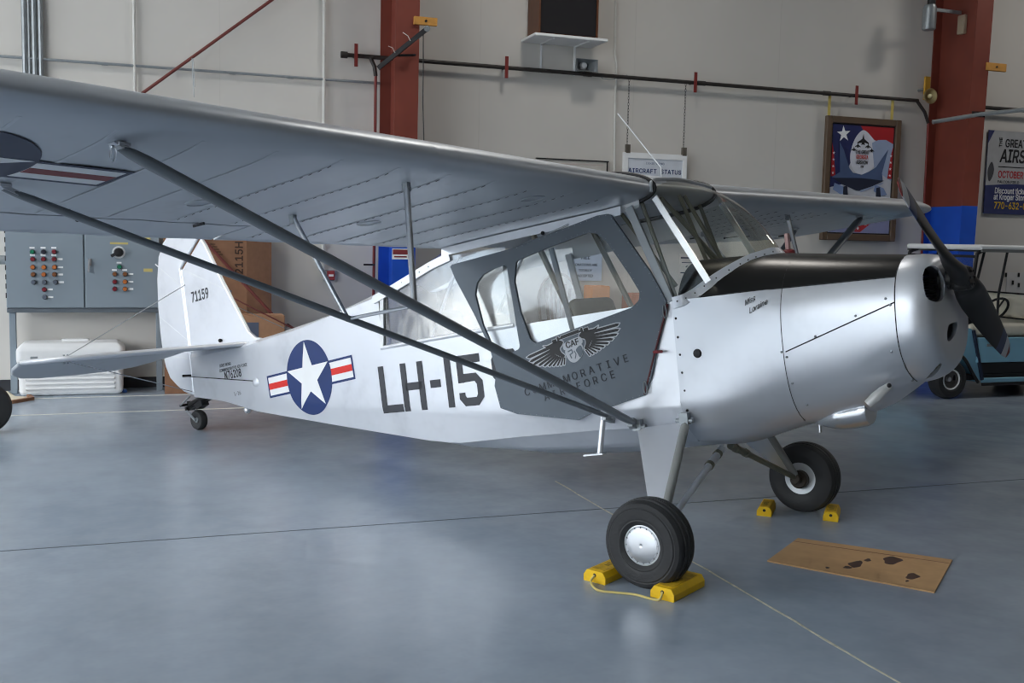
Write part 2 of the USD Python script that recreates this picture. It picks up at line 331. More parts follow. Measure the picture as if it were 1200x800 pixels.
# floor joints and tape lines (thin real strips on the slab)
def floor_strip(name, a, b, w, m, label, cat_, wob=0.):
    a, b = np.array(a, float), np.array(b, float); n = max(int(np.linalg.norm(b-a)/.12), 2); t = np.linspace(0, 1, n)[:, None]; p = a+(b-a)*t
    d = (b-a)/np.linalg.norm(b-a); q = np.array([-d[1], d[0]]); j = rng.normal(0, 1, n)*wob; ww = w*(1+rng.uniform(-.35, .35, n)*(wob > 0))
    L = p+q*(ww/2+j)[:, None]; R = p-q*(ww/2-j)[:, None]
    v = np.vstack([np.column_stack([L, np.full(n, .0012)]), np.column_stack([R, np.full(n, .0012)]), np.column_stack([L, np.full(n, -.001)]), np.column_stack([R, np.full(n, -.001)])])
    f = []
    for i in range(n-1):
        f += [[i, n+i, n+i+1, i+1], [i, i+1, 2*n+i+1, 2*n+i], [n+i+1, n+i, 3*n+i, 3*n+i+1]]
    single(name, (v, np.array(f)), m, label, cat_, smooth=False)
floor_strip('floor_joint', (-8, 5.745), (20, 5.735), .010, JOINT, 'dark saw-cut joint running across the floor behind the main wheels', 'floor joint')
floor_strip('floor_crack_filler', (2.635, 6.5), (2.68, 2.9), .012, CREASE, 'pale worn filler line running towards the camera beside the near wheel', 'floor line', .002)
floor_strip('tape_line', (-1.25, 9.975), (2.6, 10.03), .035, TAPE, 'white tape line on the floor just behind the tail wheel', 'tape line')
floor_strip('tape_line', (-1.2, 10.95), (1.1, 10.95), .035, TAPE, 'white tape line on the floor along the foot of the white tub', 'tape line')

# columns: I-sections, primer red with a blue base
COLM = usdkit.material(stage, '/World/Looks/column_paint', {
    'g': ('geometry', {}), 's': ('separate_xyz', {}), 'm': ('math', {'math_type': 'greater_than', 'value2': 2.19}), 'n': ('noise_texture', {'scale': 3, 'detail': 4}),
    'r': ('rgb_ramp', {'ramp': [(.3, srgb(114, 53, 42)), (.7, srgb(125, 60, 47))]}), 'r2': ('rgb_ramp', {'ramp': [(.3, srgb(18, 74, 184)), (.7, srgb(26, 84, 196))]}),
    'x': ('mix_color', {}), 'p': ('principled_bsdf', {'roughness': .5})},
    [('g.position', 's.vector'), ('s.z', 'm.value1'), ('g.position', 'n.vector'), ('n.fac', 'r.fac'), ('n.fac', 'r2.fac'), ('m.value', 'x.fac'), ('r2.color', 'x.a'), ('r.color', 'x.b'), ('x.result', 'p.base_color')], surface='p.BSDF')
def column(x, label, yf0=10.86, yf1=10.72):
    t = Thing('steel_column', label, 'column', (x, 11.2, 0)); t.off = t.base
    w = .125; H = 7.2; yb = 11.53
    t.part('base_plate', box(x-.16, x+.16, yf0-.06, yb, 0, .02), COLM)
    t.part('back_flange', box(x-w, x+w, yb-.015, yb, .02, H), COLM)
    pr = sg.Polygon([(yf0, .02), (yf1, H), (yf1+.015, H), (yf0+.015, .02)])
    m = extrude(pr, 2*w); v, f = vf(m); v = np.column_stack([v[:, 2]+x-w, v[:, 0], v[:, 1]]); t.part('front_flange', (v, f), COLM)
    pr = sg.Polygon([(yf0+.015, .02), (yf1+.015, H), (yb-.015, H), (yb-.015, .02)])
    m = extrude(pr, .014); v, f = vf(m); v = np.column_stack([v[:, 2]+x-.007, v[:, 0], v[:, 1]]); t.part('web', (v, f), COLM)
    return t
column(2.592, 'brick red steel column with blue base behind the airplane wing root')
column(10.01, 'brick red steel column with blue base right of the framed poster')
column(-7.3, 'brick red steel column at the hangar door on the far left')
column(17.7, 'brick red steel column farthest right along the back wall')

# pipe run along the back wall
py_, pz = 11.44, 3.565
t = Thing('sprinkler_pipe', 'black iron pipe with red hangers running along the back wall between the columns', 'pipe', (6, py_, pz)); t.off = t.base
t.part('pipe_run', cyl((2.06, py_, pz), (9.62, py_, pz), .023), PIPEB)
t.part('end_cap', cyl((2.02, py_, pz), (2.09, py_, pz), .036), PIPEB)
for x in (4.9, 6.4, 8.2): t.part('coupling', cyl((x-.05, py_, pz), (x+.05, py_, pz), .029), PIPEB)
for px_ in (416.5, 592.5, 814, 1003.5):
    q = wallp(px_, 80, py_); t.part('hanger', box(q[0]-.019, q[0]+.019, py_-.042, py_-.030, pz-.12, pz+.12), PIPER, label='red flat bar hanger'); t.part('wall_stub', cyl((q[0], py_, pz), (q[0], WY, pz), .012), PIPEB)
t.part('drop', tube([(2.34, py_, pz-.01), (2.385, py_-.005, pz-.10), (2.40, py_, pz-.2)], .022), PIPEB)
t.part('riser', tube([(2.40, py_, pz-.18), (2.40, py_, .95)], .016), PIPER, label='red riser pipe beside the column')
t.part('drop', tube([(9.60, py_, pz), (9.74, py_, pz-.14), (9.81, py_, pz-.28)], .021), PIPEB)
t.part('riser', tube([(9.81, py_, pz-.26), (9.84, py_, .6)], .016), PIPER, label='red riser pipe beside the column')
t.part('valve_handle', bar((2.28, py_-.03, 1.32), (2.40, py_-.03, 1.32), .02, .02), PIPEB)
t = Thing('pipe_run_beyond_column', 'black pipe on the back wall right of the red column with the floodlight', 'pipe', (11.5, py_, pz)); t.off = t.base
t.part('pipe_run', cyl((10.35, py_, pz-.02), (14.5, py_, pz-.02), .026), PIPEB)
for x in (11.6, 13.3): t.part('hanger', box(x-.02, x+.02, py_-.042, py_-.03, pz-.14, pz+.1), PIPER); t.part('wall_stub', cyl((x, py_, pz-.02), (x, WY, pz-.02), .012), PIPEB)

# wall conduits
def conduit(pts, r, m, label, group=None, straps=()):
    t = Thing('conduit', label, 'conduit', pts[0], group=group); t.off = np.array(t.base); t.part('tube', tube(pts, r, 10), m)
    for s in straps: t.part('strap', box(s[0]-.03, s[0]+.03, WY-.035, WY, s[1]-.012, s[1]+.012), GALV)
conduit([(-1.9, 11.5, 3.30), (2.46, 11.5, 3.30)], .014, GALV, 'thin grey conduit running level across the wall above the wing', straps=[(-.35, 3.3), (.9, 3.3), (1.5, 3.3)])
for i, (px_, w) in enumerate(((28, .026), (33.5, .014), (39.5, .026), (47, .026))):
    x = wallp(px_, 20, 11.5)[0]
    conduit([(x, 11.5, 1.86), (x, 11.5, 7.1)], w, GALV, ['leftmost of the four vertical conduits above the grey control cabinet', 'thin second of the four vertical conduits above the grey control cabinet', 'third from left of the four vertical conduits above the grey control cabinet', 'rightmost of the four vertical conduits above the grey control cabinet'][i])
conduit([(wallp(157, 20, 11.5)[0], 11.5, 1.86), (wallp(157, 20, 11.5)[0], 11.5, 7.1)], .016, CONDW, 'pale vertical conduit crossed by the red brace rod')
conduit([(wallp(380, 20, 11.5)[0], 11.5, 1.2), (wallp(380, 20, 11.5)[0], 11.5, 7.1)], .018, CONDW, 'pale vertical conduit left of the nearer red column')
P = [wallp(a, b, 11.51) for a, b in ((721.5, -20), (721, 40), (720.5, 62), (722.5, 76), (722.5, 92), (721, 110), (720, 200), (719.5, 260))]
conduit(P, .013, CONDW, 'pale kinked vertical conduit between the loudspeaker and the status board')
P = [wallp(a, b, 11.52) for a, b in ((700, 85), (706, 92), (715, 93), (727, 92), (735, 88))]
conduit(P, .006, GALV, 'short thin cable looping from the horn to the kinked conduit')

# brace rods in the left bay
def rod(a, b, r, label, y=11.40, m=RODM, ends=(1, 1)): 
    A, B = wallp(*a, y), wallp(*b, y); t = Thing('brace_rod', label, 'brace rod', (A+B)/2); t.off = t.base
    t.part('rod', cyl(A, B, r, 8), m)
    for q in [q for q, k in zip((A, B), ends) if k]: t.part('wall_anchor', cyl(q+[0, -.02, 0], (q[0], WY-.004, q[2]), r*1.3, 8), m)
rod((360, -30), (120, 143), .016, 'long dark red diagonal brace rod crossing the wall above the wing')
rod((222, 263), (324.5, 374), .016, 'red diagonal rod running down across the tall cardboard carton', 10.97)
rod((265, 345), (350, 388), .007, 'thin dark cord slanting in front of the lower carton', 10.68, RODM, (0, 1))
t = Thing('hanging_string', 'thin pull string hanging from the long red brace rod', 'string', wallp(226, 68, 11.38)); t.off = t.base
for dx in (0, 1.5): t.part('strand', tube([wallp(225+dx, 68, 11.38), wallp(226+dx, 90, 11.38), wallp(227.5+dx*.5, 114-dx*8, 11.38)], .004, 6), GALV)

# arm bracket on the near column with a hanging cable, lumber block
t = Thing('column_arm_bracket', 'grey angle arm with wires clamped across the nearer red column', 'bracket', wallp(470, 60, 10.6)); t.off = t.base
A, Bp = wallp(443, 80, 10.72), wallp(500, 34, 10.55)
t.part('arm', bar(A, Bp, .045, .03, (0, 0, 1)), DARKM); t.part('end_bolt', cyl(Bp-[0, .03, 0], Bp+[0, .03, 0], .03), GALV)
t.part('stub', bar(wallp(465, 65, 10.7), wallp(487, 64.5, 10.7), .02, .03), DARKM)
for a, b in (((455, 54), (463, 62)), ((472, 38), (482, 50))): t.part('wire', tube([wallp(*a, 10.6), wallp((a[0]+b[0])/2+1, (a[1]+b[1])/2-2, 10.58), wallp(*b, 10.6)], .004, 6), CONDW)
t.part('hanging_cable', tube([wallp(496, 40, 10.56), wallp(496, 80, 10.56), wallp(495.5, 120, 10.56), wallp(497, 175, 10.56)], .006, 6), DARKM, label='thin cable hanging from the arm')
def lumber(a, b, y, label):
    p, q = wallp(*a, y), wallp(*b, y); t = Thing('lumber_block', label, 'wood block', p); t.off = t.base
    t.part('block', box(p[0], q[0], y-.02, y+.02, q[2], p[2], .004), WOOD); t.part('bolt', cyl(((p[0]+q[0])/2, y-.03, (p[2]+q[2])/2), ((p[0]+q[0])/2, y, (p[2]+q[2])/2), .012), DARKM)
lumber((485, 19), (512, 31), 10.77, 'short lumber block sticking out right of the nearer red column')
lumber((1155, 73), (1178, 84.5), 10.79, 'short lumber block sticking out right of the farther red column')

# loudspeaker on its shelf, horn below
a, b = wallp(631, -20, 11.15), wallp(704, 39, 11.15)
t = Thing('wall_shelf', 'white wall shelf on two brackets holding the loudspeaker', 'shelf', (a[0], WY, b[2])); t.off = t.base
zs = wallp(660, 39, 11.1)[2]-.02
t.part('board', box(a[0]-.05, a[0]+.83, 11.08, WY, zs-.03, zs, .004), WHITE)
for x in (a[0]+.2, a[0]+.62):
    t.part('bracket', cat(box(x-.010, x+.010, WY-.012, WY, zs-.36, zs-.03), box(x-.012, x+.012, 11.15, WY, zs-.042, zs-.03)), WHITE)
t = Thing('loudspeaker', 'walnut cased loudspeaker with black grille standing on the white wall shelf', 'loudspeaker', (a[0], 11.3, zs)); t.off = t.base
sx0, sx1 = a[0]+.02, a[0]+.74
t.part('cabinet', cat(box(sx0, sx0+.02, 11.16, 11.52, zs, zs+1.1), box(sx1-.02, sx1, 11.16, 11.52, zs, zs+1.1), box(sx0+.02, sx1-.02, 11.16, 11.52, zs, zs+.02), box(sx0+.02, sx1-.02, 11.16, 11.52, zs+1.08, zs+1.1), box(sx0+.02, sx1-.02, 11.5, 11.52, zs+.02, zs+1.08)), WOODD)
t.part('grille', box(sx0+.022, sx1-.022, 11.17, 11.2, zs+.022, zs+1.078, .006), mat('grille_cloth', srgb(24, 22, 26), .9, 0, .2, 80))
hx0, hz1 = wallp(676, 68, 11.25)[[0, 2]]; hx1, hz0 = wallp(700.5, 84.5, 11.25)[[0, 2]]
t = Thing('paging_horn', 'small square paging horn loudspeaker mounted over the black pipe', 'horn', ((hx0+hx1)/2, 11.4, hz0)); t.off = t.base
cx_, cz_ = (hx0+hx1)/2, (hz0+hz1)/2; hw, hh = (hx1-hx0)/2, (hz1-hz0)/2
ringsq = lambda s, y, sh=0: [(cx_+sx*hw*s, y, cz_+sz*hh*s) for sx, sz in ((-1, -1), (1, -1), (1, 1), (-1, 1))]
t.part('flare', loft([ringsq(1, 11.25), ringsq(.96, 11.25), ringsq(.8, 11.30), ringsq(.35, 11.42), ringsq(.4, 11.45), ringsq(.9, 11.31), ringsq(1, 11.26)], True, False), GALV)
t.part('driver', lathe_at([(0, -.02), (.03, -.02), (.045, 0), (.045, .03), (0, .03)], (cx_, 11.36, cz_+.01), (0, 1, 0)), WHITE)
t.part('mount', box(cx_-.03, cx_+.03, 11.44, WY, cz_-.04, cz_+.04), GALV)

# status board hung on chains, map board
def planar(polys, x0, z0, y, h=.002):                  # shapes drawn in (u, v) on a wall facing the room
    v, f = vf(extrude(polys, h)); return np.column_stack([v[:, 0]+x0, y-v[:, 2], v[:, 1]+z0]), f[:, ::-1]
def wtext(s, height, x, z, y, bold=False, sx=1., center=False, slant=0.):
    v, f = vf(text_poly(s, height, bold)); u = v[:, 0]*sx+slant*v[:, 1]
    if center: u = u-(u.min()+u.max())/2
    return np.column_stack([u+x, y-v[:, 2], v[:, 1]+z]), f[:, ::-1]
def star(cx, cy, r, rot=90., k=.382):
    a = np.radians(rot+np.arange(10)*36); rr = np.where(np.arange(10) % 2 == 0, r, r*k); return sg.Polygon(np.column_stack([cx+rr*np.cos(a), cy+rr*np.sin(a)]))
yb_ = 11.40
x0, z1 = wallp(731, 178, yb_)[[0, 2]]; x1 = wallp(805, 180, yb_)[0]; z0 = z1-.92
t = Thing('status_board', 'white framed aircraft status board hanging on two chains from the pipe', 'sign board', ((x0+x1)/2, yb_, z0)); t.off = t.base
t.part('panel', box(x0+.04, x1-.04, yb_, yb_+.02, z0+.04, z1-.06), mat('board_face', srgb(208, 214, 224), .5))
t.part('frame', cat(box(x0, x0+.055, yb_-.012, yb_+.03, z0, z1), box(x1-.055, x1, yb_-.012, yb_+.03, z0, z1), box(x0+.055, x1-.055, yb_-.012, yb_+.03, z1-.065, z1), box(x0+.055, x1-.055, yb_-.012, yb_+.03, z0, z0+.06)), WHITE)
for i_, ch in enumerate('AIRCRAFT STATUS'):
    if ch != ' ': t.part('letter', wtext(ch, .050, (x0+x1)/2+(i_-7)*.0475, z1-.235, yb_-.001, True, .95, True), NAVY, smooth=False)
t.part('lettering', wtext('DIXIE WING', .025, (x0+x1)/2, z1-.13, yb_-.001, False, 1.2, True), mat('faint_blue', srgb(120, 132, 160), .6), smooth=False, label='small faint heading')
for xx in (x0+.05, x1-.04):
    n = 22; zt_ = 3.55
    for k in range(n):
        z = z1+.09+(zt_-z1-.09)*(k+.5)/n; hl = (zt_-z1-.09)/n*.66
        e = np.array([(math.cos(s)*.009, math.sin(s)*hl) for s in np.linspace(0, 2*np.pi, 9)[:-1]])
        pts = [(xx+(q[0] if k % 2 else 0), yb_+.02+(0 if k % 2 else q[0]), z+q[1]) for q in e]
        t.part('chain_link', tube(pts, .0022, 5, True), DARKM)
    t.part('hanger_clip', cat(box(xx-.028, xx+.028, yb_-.016, yb_+.02, z1-.01, z1+.09), cyl((xx, yb_-.02, z1+.06), (xx, yb_+.02, z1+.06), .012)), mat('clip_bronze', srgb(110, 104, 96), .5, .5))
x0, z1 = wallp(630, 184.5, 11.5)[[0, 2]]; x1 = wallp(713, 187.5, 11.5)[0]; z0 = z1-.8
t = Thing('map_board', 'pale map board with thin dark top rail left of the status board', 'map', ((x0+x1)/2, 11.5, z0)); t.off = t.base
t.part('sheet', box(x0, x1, 11.52, 11.54, z0, z1-.012), mat('map_paper', srgb(196, 192, 186), .8, 0, .05, 22))
t.part('top_rail', box(x0-.01, x1+.01, 11.505, 11.54, z1-.014, z1), DARKM)
t.part('side_rail', box(x1-.012, x1, 11.51, 11.54, z0, z1-.014), DARKM)
pol = [sg.LineString([(x0+.03, zz), (x1-.05, zz+rng.uniform(-.01, .01))]).buffer(.0012) for zz in np.linspace(z0+.08, z1-.06, 14)]
t.part('ruling', planar(UU(pol), 0, 0, 11.519, .001), mat('map_red', srgb(196, 158, 152), .8), smooth=False)

# admission notice and other papers seen through the cabin
x0, z1 = wallp(667, 288, 11.53)[[0, 2]]; x1, z0 = wallp(705, 329, 11.53)[[0, 2]]
t = Thing('admission_notice', 'pale blue paper admission notice on the wall seen through the cabin windows', 'notice', ((x0+x1)/2, 11.53, z0)); t.off = t.base
t.part('sheet', box(x0, x1, 11.535, 11.545, z0, z1), mat('paper_blue', srgb(190, 204, 226), .7))
fs = (z1-z0)
for s, h_, k in (('ADMISSION:', .075, .80), ('FREE', .065, .62), ('DONATIONS ARE', .05, .43), ('TOTALLY', .05, .27), ('ACCEPTED', .05, .11)):
    m = wtext(s, h_*fs*1.35, 0, z0+k*fs, 11.534, True, 1, True); w_ = m[0][:, 0].max()-m[0][:, 0].min(); kx = min(1., (x1-x0)*.88/w_); m[0][:, 0] = m[0][:, 0]*kx+(x0+x1)/2
    t.part('lettering', m, mat('ink_navy', srgb(40, 46, 70), .7), smooth=False)
x0, z1 = wallp(797, 297, 11.53)[[0, 2]]; x1, z0 = wallp(822, 326, 11.53)[[0, 2]]
t = Thing('wall_notice', 'white paper notice with a small airplane drawing seen through the windshield', 'notice', ((x0+x1)/2, 11.53, z0)); t.off = t.base
t.part('sheet', box(x0, x1, 11.535, 11.545, z0, z1), mat('paper_white', srgb(214, 210, 204), .7))
L_, H_ = x1-x0, z1-z0
t.part('printing', planar(UU([sg.box(.05*L_, .8*H_, .8*L_, .86*H_), sg.box(.1*L_, .62*H_, .6*L_, .65*H_), sg.box(.05*L_, .2*H_, .5*L_, .24*H_), sg.Polygon([(.05*L_, .48*H_), (.3*L_, .44*H_), (.4*L_, .52*H_), (.3*L_, .50*H_), (.22*L_, .38*H_), (.2*L_, .46*H_)])]), x0, z0, 11.534), mat('ink_navy', (0, 0, 0)), smooth=False)

# fire pull station and notice on the column
x0, z1 = wallp(381, 316, 11.5)[[0, 2]]; x1, z0 = wallp(392, 329, 11.5)[[0, 2]]
t = Thing('fire_alarm_box', 'small red alarm box on the wall between the jury struts', 'alarm box', ((x0+x1)/2, 11.52, z0)); t.off = t.base
t.part('back_box', box(x0-.015, x1, 11.50, 11.55, z0, z1, .006), GALV); t.part('cover', box(x0+.02, x1, 11.475, 11.5, z0+.01, z1-.01, .006), mat('alarm_red', srgb(158, 60, 66), .5))
t.part('pull_bar', box(x0+.035, x1-.015, 11.465, 11.475, (z0+z1)/2-.012, (z0+z1)/2+.012), WHITE)
x0, z1 = wallp(460, 291, 10.74)[[0, 2]]; x1, z0 = wallp(479, 304, 10.74)[[0, 2]]
t = Thing('column_notice', 'white and red notice plate on the blue base of the nearer column', 'notice', ((x0+x1)/2, 10.74, z0)); t.off = t.base
t.part('plate', box(x0, x1, 10.747, 10.757, z0, z1), WHITE); t.part('header', box(x0+.005, x1-.005, 10.744, 10.748, z1-.06, z1-.01), REDD); t.part('print_line', box(x0+.02, x1-.02, 10.7455, 10.748, z0+.02, z0+.035), REDD)

# framed airshow poster
x0, z1 = wallp(969, 135, 11.46)[[0, 2]]; x1, z0 = wallp(1048, 283, 11.46)[[0, 2]]; yf = 11.46
t = Thing('framed_poster', 'brown framed airshow poster with fighter jet hanging behind the far wing', 'poster', ((x0+x1)/2, yf, z0)); t.off = t.base
fw = .085
for a0, a1, b0, b1 in ((x0, x0+fw, z0, z1), (x1-fw, x1, z0, z1), (x0+fw, x1-fw, z1-fw, z1), (x0+fw, x1-fw, z0, z0+fw)):
    t.part('frame_rail', box(a0, a1, yf-.02, yf+.04, b0, b1, .008), mat('frame_brown', srgb(92, 74, 58), .5, 0, .12, 10))
pw, ph = x1-x0-2*fw, z1-z0-2*fw; ux, uz = x0+fw, z0+fw
t.part('print', box(ux, ux+pw, yf+.005, yf+.02, uz, uz+ph), mat('poster_white', srgb(196, 198, 206), .4))
U = lambda pts: sg.Polygon([(a*pw, b*ph) for a, b in pts]).buffer(0)
lay = [0]
def art(poly, m, name='artwork'):
    lay[0] += 1; t.part(name, planar(poly, ux, uz, yf+.005-.0004*lay[0], .0004), m, smooth=False)
pn, pr_ = mat('poster_navy', srgb(40, 46, 92), .4), mat('poster_red', srgb(166, 38, 44), .4)
psky, pjet, pjd = mat('poster_sky', srgb(150, 166, 196), .4), mat('poster_jet', srgb(74, 92, 128), .4), mat('poster_jet_dark', srgb(34, 40, 58), .4)
pwh, pbk = mat('poster_bright', srgb(226, 228, 232), .4), mat('poster_black', srgb(26, 26, 32), .4)
art(sg.box(0, 0, pw, ph), pbk); art(sg.box(.02*pw, .012*ph, .98*pw, .988*ph), mat('poster_grey', srgb(190, 194, 204), .4))
art(U([(.02, .42), (.02, .988), (.55, .988), (.42, .8), (.30, .62), (.2, .45)]), pn); art(U([(.45, .988), (.98, .988), (.98, .84), (.75, .85), (.55, .9)]), pr_)
art(smooth_poly([(a*pw, b*ph) for a, b in ((.40, .90), (.5, .95), (.62, .90), (.74, .80), (.72, .66), (.60, .57), (.5, .55), (.38, .58), (.31, .68), (.33, .80))], 5), mat('poster_glow', srgb(206, 210, 222), .4))
art(U([(.98, .84), (.86, .875), (.74, .87), (.64, .84), (.7, .6), (.98, .5)]), psky)
art(star(.19*pw, .905*ph, .11*pw, 96), pwh)
for cx0, cy0, s0 in ((.5, .86, .1), (.42, .81, .05), (.58, .81, .05), (.36, .775, .045), (.64, .775, .045)):
    art(affinity.translate(affinity.scale(sg.Polygon([(0, 1), (.15, .2), (.9, -.4), (.9, -.6), (.2, -.4), (.3, -.8), (0, -.7), (-.3, -.8), (-.2, -.4), (-.9, -.6), (-.9, -.4), (-.15, .2)]), s0*pw, s0*pw*.8, origin=(0, 0)), cx0*pw, cy0*ph), pbk)
for dx, sgn in ((0, 1), (1, -1)):
    art(U([(dx+sgn*.02, .52), (dx+sgn*.02, .82), (dx+sgn*.05, .74), (dx+sgn*.09, .52)]), pr_)
    for k in range(4): art(star((dx+sgn*.05)*pw, (.55+.06*k)*ph, .022*pw), pwh)
art(U([(.13, .83), (.2, .76), (.3, .6), (.36, .56), (.5, .545), (.62, .58), (.72, .62), (.9, .79), (.82, .57), (.84, .5), (.5, .47), (.03, .51), (.16, .56)]), pjet)
art(U([(.04, .505), (.5, .515), (.86, .50), (.6, .42), (.5, .395), (.42, .40), (.2, .45)]), pjd)
art(U([(.48, .40), (.86, .485), (.84, .47), (.5, .385)]), psky)
for a_ in (.08, .72): art(U([(a_, .46), (a_+.14, .43), (a_+.2, .37), (a_+.1, .36), (a_-.02, .40)]), mat('poster_jet_light', srgb(120, 140, 180), .4))
for a_ in (.22, .74): art(U([(a_, .43), (a_+.06, .44), (a_+.08, .35), (a_, .35)]), pjd)
art(U([(.02, .012), (.98, .012), (.98, .17), (.02, .12)]), mat('poster_lilac', srgb(136, 140, 176), .4))
art(U([(.16, .13), (.44, .02), (.52, .02), (.82, .17), (.77, .215), (.48, .085), (.2, .185)]), pr_)
for u0, v0 in ((.24, .125), (.35, .085), (.48, .053), (.6, .095), (.71, .15)): art(star(u0*pw, v0*ph, .028*pw), pwh)
art(U([(.28, .24), (.33, .14), (.46, .09), (.6, .14), (.66, .24)]), mat('poster_teal', srgb(130, 178, 194), .4)); art(U([(.36, .21), (.39, .14), (.46, .11), (.54, .14), (.57, .21)]), pn)
for s, h_, v0, m_ in (('THE GREAT', .042, .735, pbk), ('GEORGIA', .045, .688, mat('poster_letter_red', srgb(190, 66, 60), .4)), ('AIRSHOW', .042, .642, pbk), ('.COM', .022, .61, pbk)):
    m = wtext(s, h_*ph*.75, 0, uz+v0*ph, yf-.009, True, .62, True); m[0][:, 0] += ux+.49*pw; t.part('lettering', m, m_, smooth=False)
for px_, pz_ in ((972, 0), (1046, 0)):
    xx = wallp(px_, 130, yf)[0]; t.part('hanging_strap', box(xx-.02, xx+.02, yf+.006, yf+.012, z1-.02, 3.59), mat('strap_yellow', srgb(196, 176, 96), .7), label='yellow webbing strap')

# banner on the right
x0, z1 = wallp(1160, 152, 11.5)[[0, 2]]; z0 = wallp(1153, 250, 11.5)[2]; x1 = x0+1.75
t = Thing('airshow_banner', 'grey and blue vinyl airshow banner on the wall at the right edge', 'banner', ((x0+x1)/2, 11.5, z0)); t.off = t.base
HB = z1-z0; zm = z0+(z1-z0)*.34
t.part('sheet', box(x0, x1, 11.515, 11.525, z0, z1), mat('banner_navy', srgb(46, 54, 104), .6))
t.part('upper_field', planar(sg.Polygon([(.0, zm-z0), (.0, (z1-z0)*.84), (.10, (z1-z0)*1.0), (x1-x0, (z1-z0)*1.0), (x1-x0, zm-z0+.04), (.4, zm-z0+.03)]), x0, z0, 11.515, .001), mat('banner_grey', srgb(170, 172, 176), .6), smooth=False)
t.part('smoke_mark', planar(smooth_poly([(.05, zm-z0+.06), (.02, zm-z0+.2), (.08, zm-z0+.32), (.13, zm-z0+.22), (.1, zm-z0+.1)]), x0, z0, 11.514, .001), mat('banner_smoke', srgb(70, 72, 78), .6), smooth=False)
t.part('lettering', wtext('GREAT', .105, x0+.29, z0+HB*.81, 11.512, True, .8), pbk, smooth=False)
th = wtext('THE', .05, 0, 0, 11.512, True); th[0][:] = np.column_stack([x0+.24-(th[0][:, 2]), th[0][:, 1], z0+HB*.80+th[0][:, 0]]); t.part('lettering', th, pbk, smooth=False)
t.part('lettering', wtext('AIRSHOW', .17, x0+.21, z0+HB*.63, 11.512, True, .8, False, .12), pbk, smooth=False)
t.part('rule', box(x0+.2, x1-.1, 11.511, 11.515, z0+HB*.565, z0+HB*.575), pbk)
t.part('lettering', wtext('OCTOBER 13-14', .09, x0+.2, z0+HB*.44, 11.512, True, .75), mat('banner_red', srgb(176, 44, 52), .6), smooth=False)
t.part('lettering', wtext('FALCON FIELD', .035, x0+.2, z0+HB*.375, 11.512, True, 1.1), mat('banner_dark', srgb(60, 62, 70), .6), smooth=False)
t.part('lettering', wtext('Discount tickets', .075, x0+.16, z0+HB*.25, 11.512, True, .8), pwh, smooth=False)
t.part('lettering', wtext('at Kroger Stores', .075, x0+.15, z0+HB*.175, 11.512, True, .8), pwh, smooth=False)
t.part('lettering', wtext('770-632-0278', .09, x0+.16, z0+HB*.065, 11.512, True, .8), mat('banner_yellow', srgb(214, 176, 30), .6), smooth=False)

# floodlight and alarm light by the right column, brace tube
q = wallp(1088, 113, 11.36)
t = Thing('alarm_light', 'small brass coloured dish light on yellow bracket beside the farther column', 'lamp', q); t.off = t.base
t.part('dish', lathe_at([(.0, .0), (.03, 0), (.09, -.05), (.1, -.05), (.1, -.035), (.05, .04), (0, .05)], q, (0, 1, 0)), mat('brass', srgb(190, 176, 130), .35, .7))
t.part('bulb', blob(q+np.array([0, -.03, 0]), .03), mat('bulb_cream', srgb(236, 226, 180), .3)); t.part('bracket', box(q[0]-.035, q[0]+.045, q[1]+.03, q[1]+.06, q[2]-.04, q[2]+.26), mat('bracket_yellow', srgb(206, 160, 60), .6)); t.part('stem', cyl(q+[0, .05, .1], (q[0], WY, q[2]+.1), .02), GALV)
a, b = wallp(1082, 6, 11.05), wallp(1096, 36, 11.05); zt_ = wallp(1090, 6, 11.05)[2]
t = Thing('floodlight', 'grey floodlight housing fixed high on the farther red column', 'floodlight', (a[0], 11.1, b[2])); t.off = t.base
t.part('housing', lathe_at([(0, 0), (.075, 0), (.085, .02), (.085, zt_-b[2]-.04), (.07, zt_-b[2]), (0, zt_-b[2])], ((a[0]+b[0])/2, 11.05, b[2]), (0, 0, 1), 20), GALV); t.part('arm', bar(((a[0]+b[0])/2, 11.05, zt_-.05), (9.88, 11.05, zt_-.05), .04, .03), GALV)
t.part('cap', lathe_at([(0, .0), (.05, 0), (.05, .12), (0, .12)], ((a[0]+b[0])/2+.02, 11.05, zt_), (0, 0, 1), 16), DARKM)
q_ = wallp(1107, 30, 11.1); t = Thing('junction_box', 'small cream junction box on the web of the farther red column', 'electrical box', (9.97, 11.1, q_[2]-.08)); t.off = t.base; t.part('body', box(9.955, 10.002, 11.06, 11.18, q_[2]-.08, q_[2]+.16, .005), mat('box_cream', srgb(176, 160, 138), .6)); t.part('cover', box(9.951, 9.955, 11.065, 11.175, q_[2]-.07, q_[2]+.15), mat('box_cream', (0, 0, 0)))
A, Bp, Cq = wallp(1093, 143, 10.70), wallp(1148, 134, 10.55), wallp(1215, 127, 10.1)
t = Thing('brace_tube', 'grey steel tube bent across the farther red column towards the right edge', 'brace', A); t.off = t.base
t.part('tube', tube([A, Bp, Cq], .026), GALV); t.part('clamp', cat(bar(Bp-[.1, -.02, 0], Bp+[.06, -.02, 0], .07, .012)), DARKM)

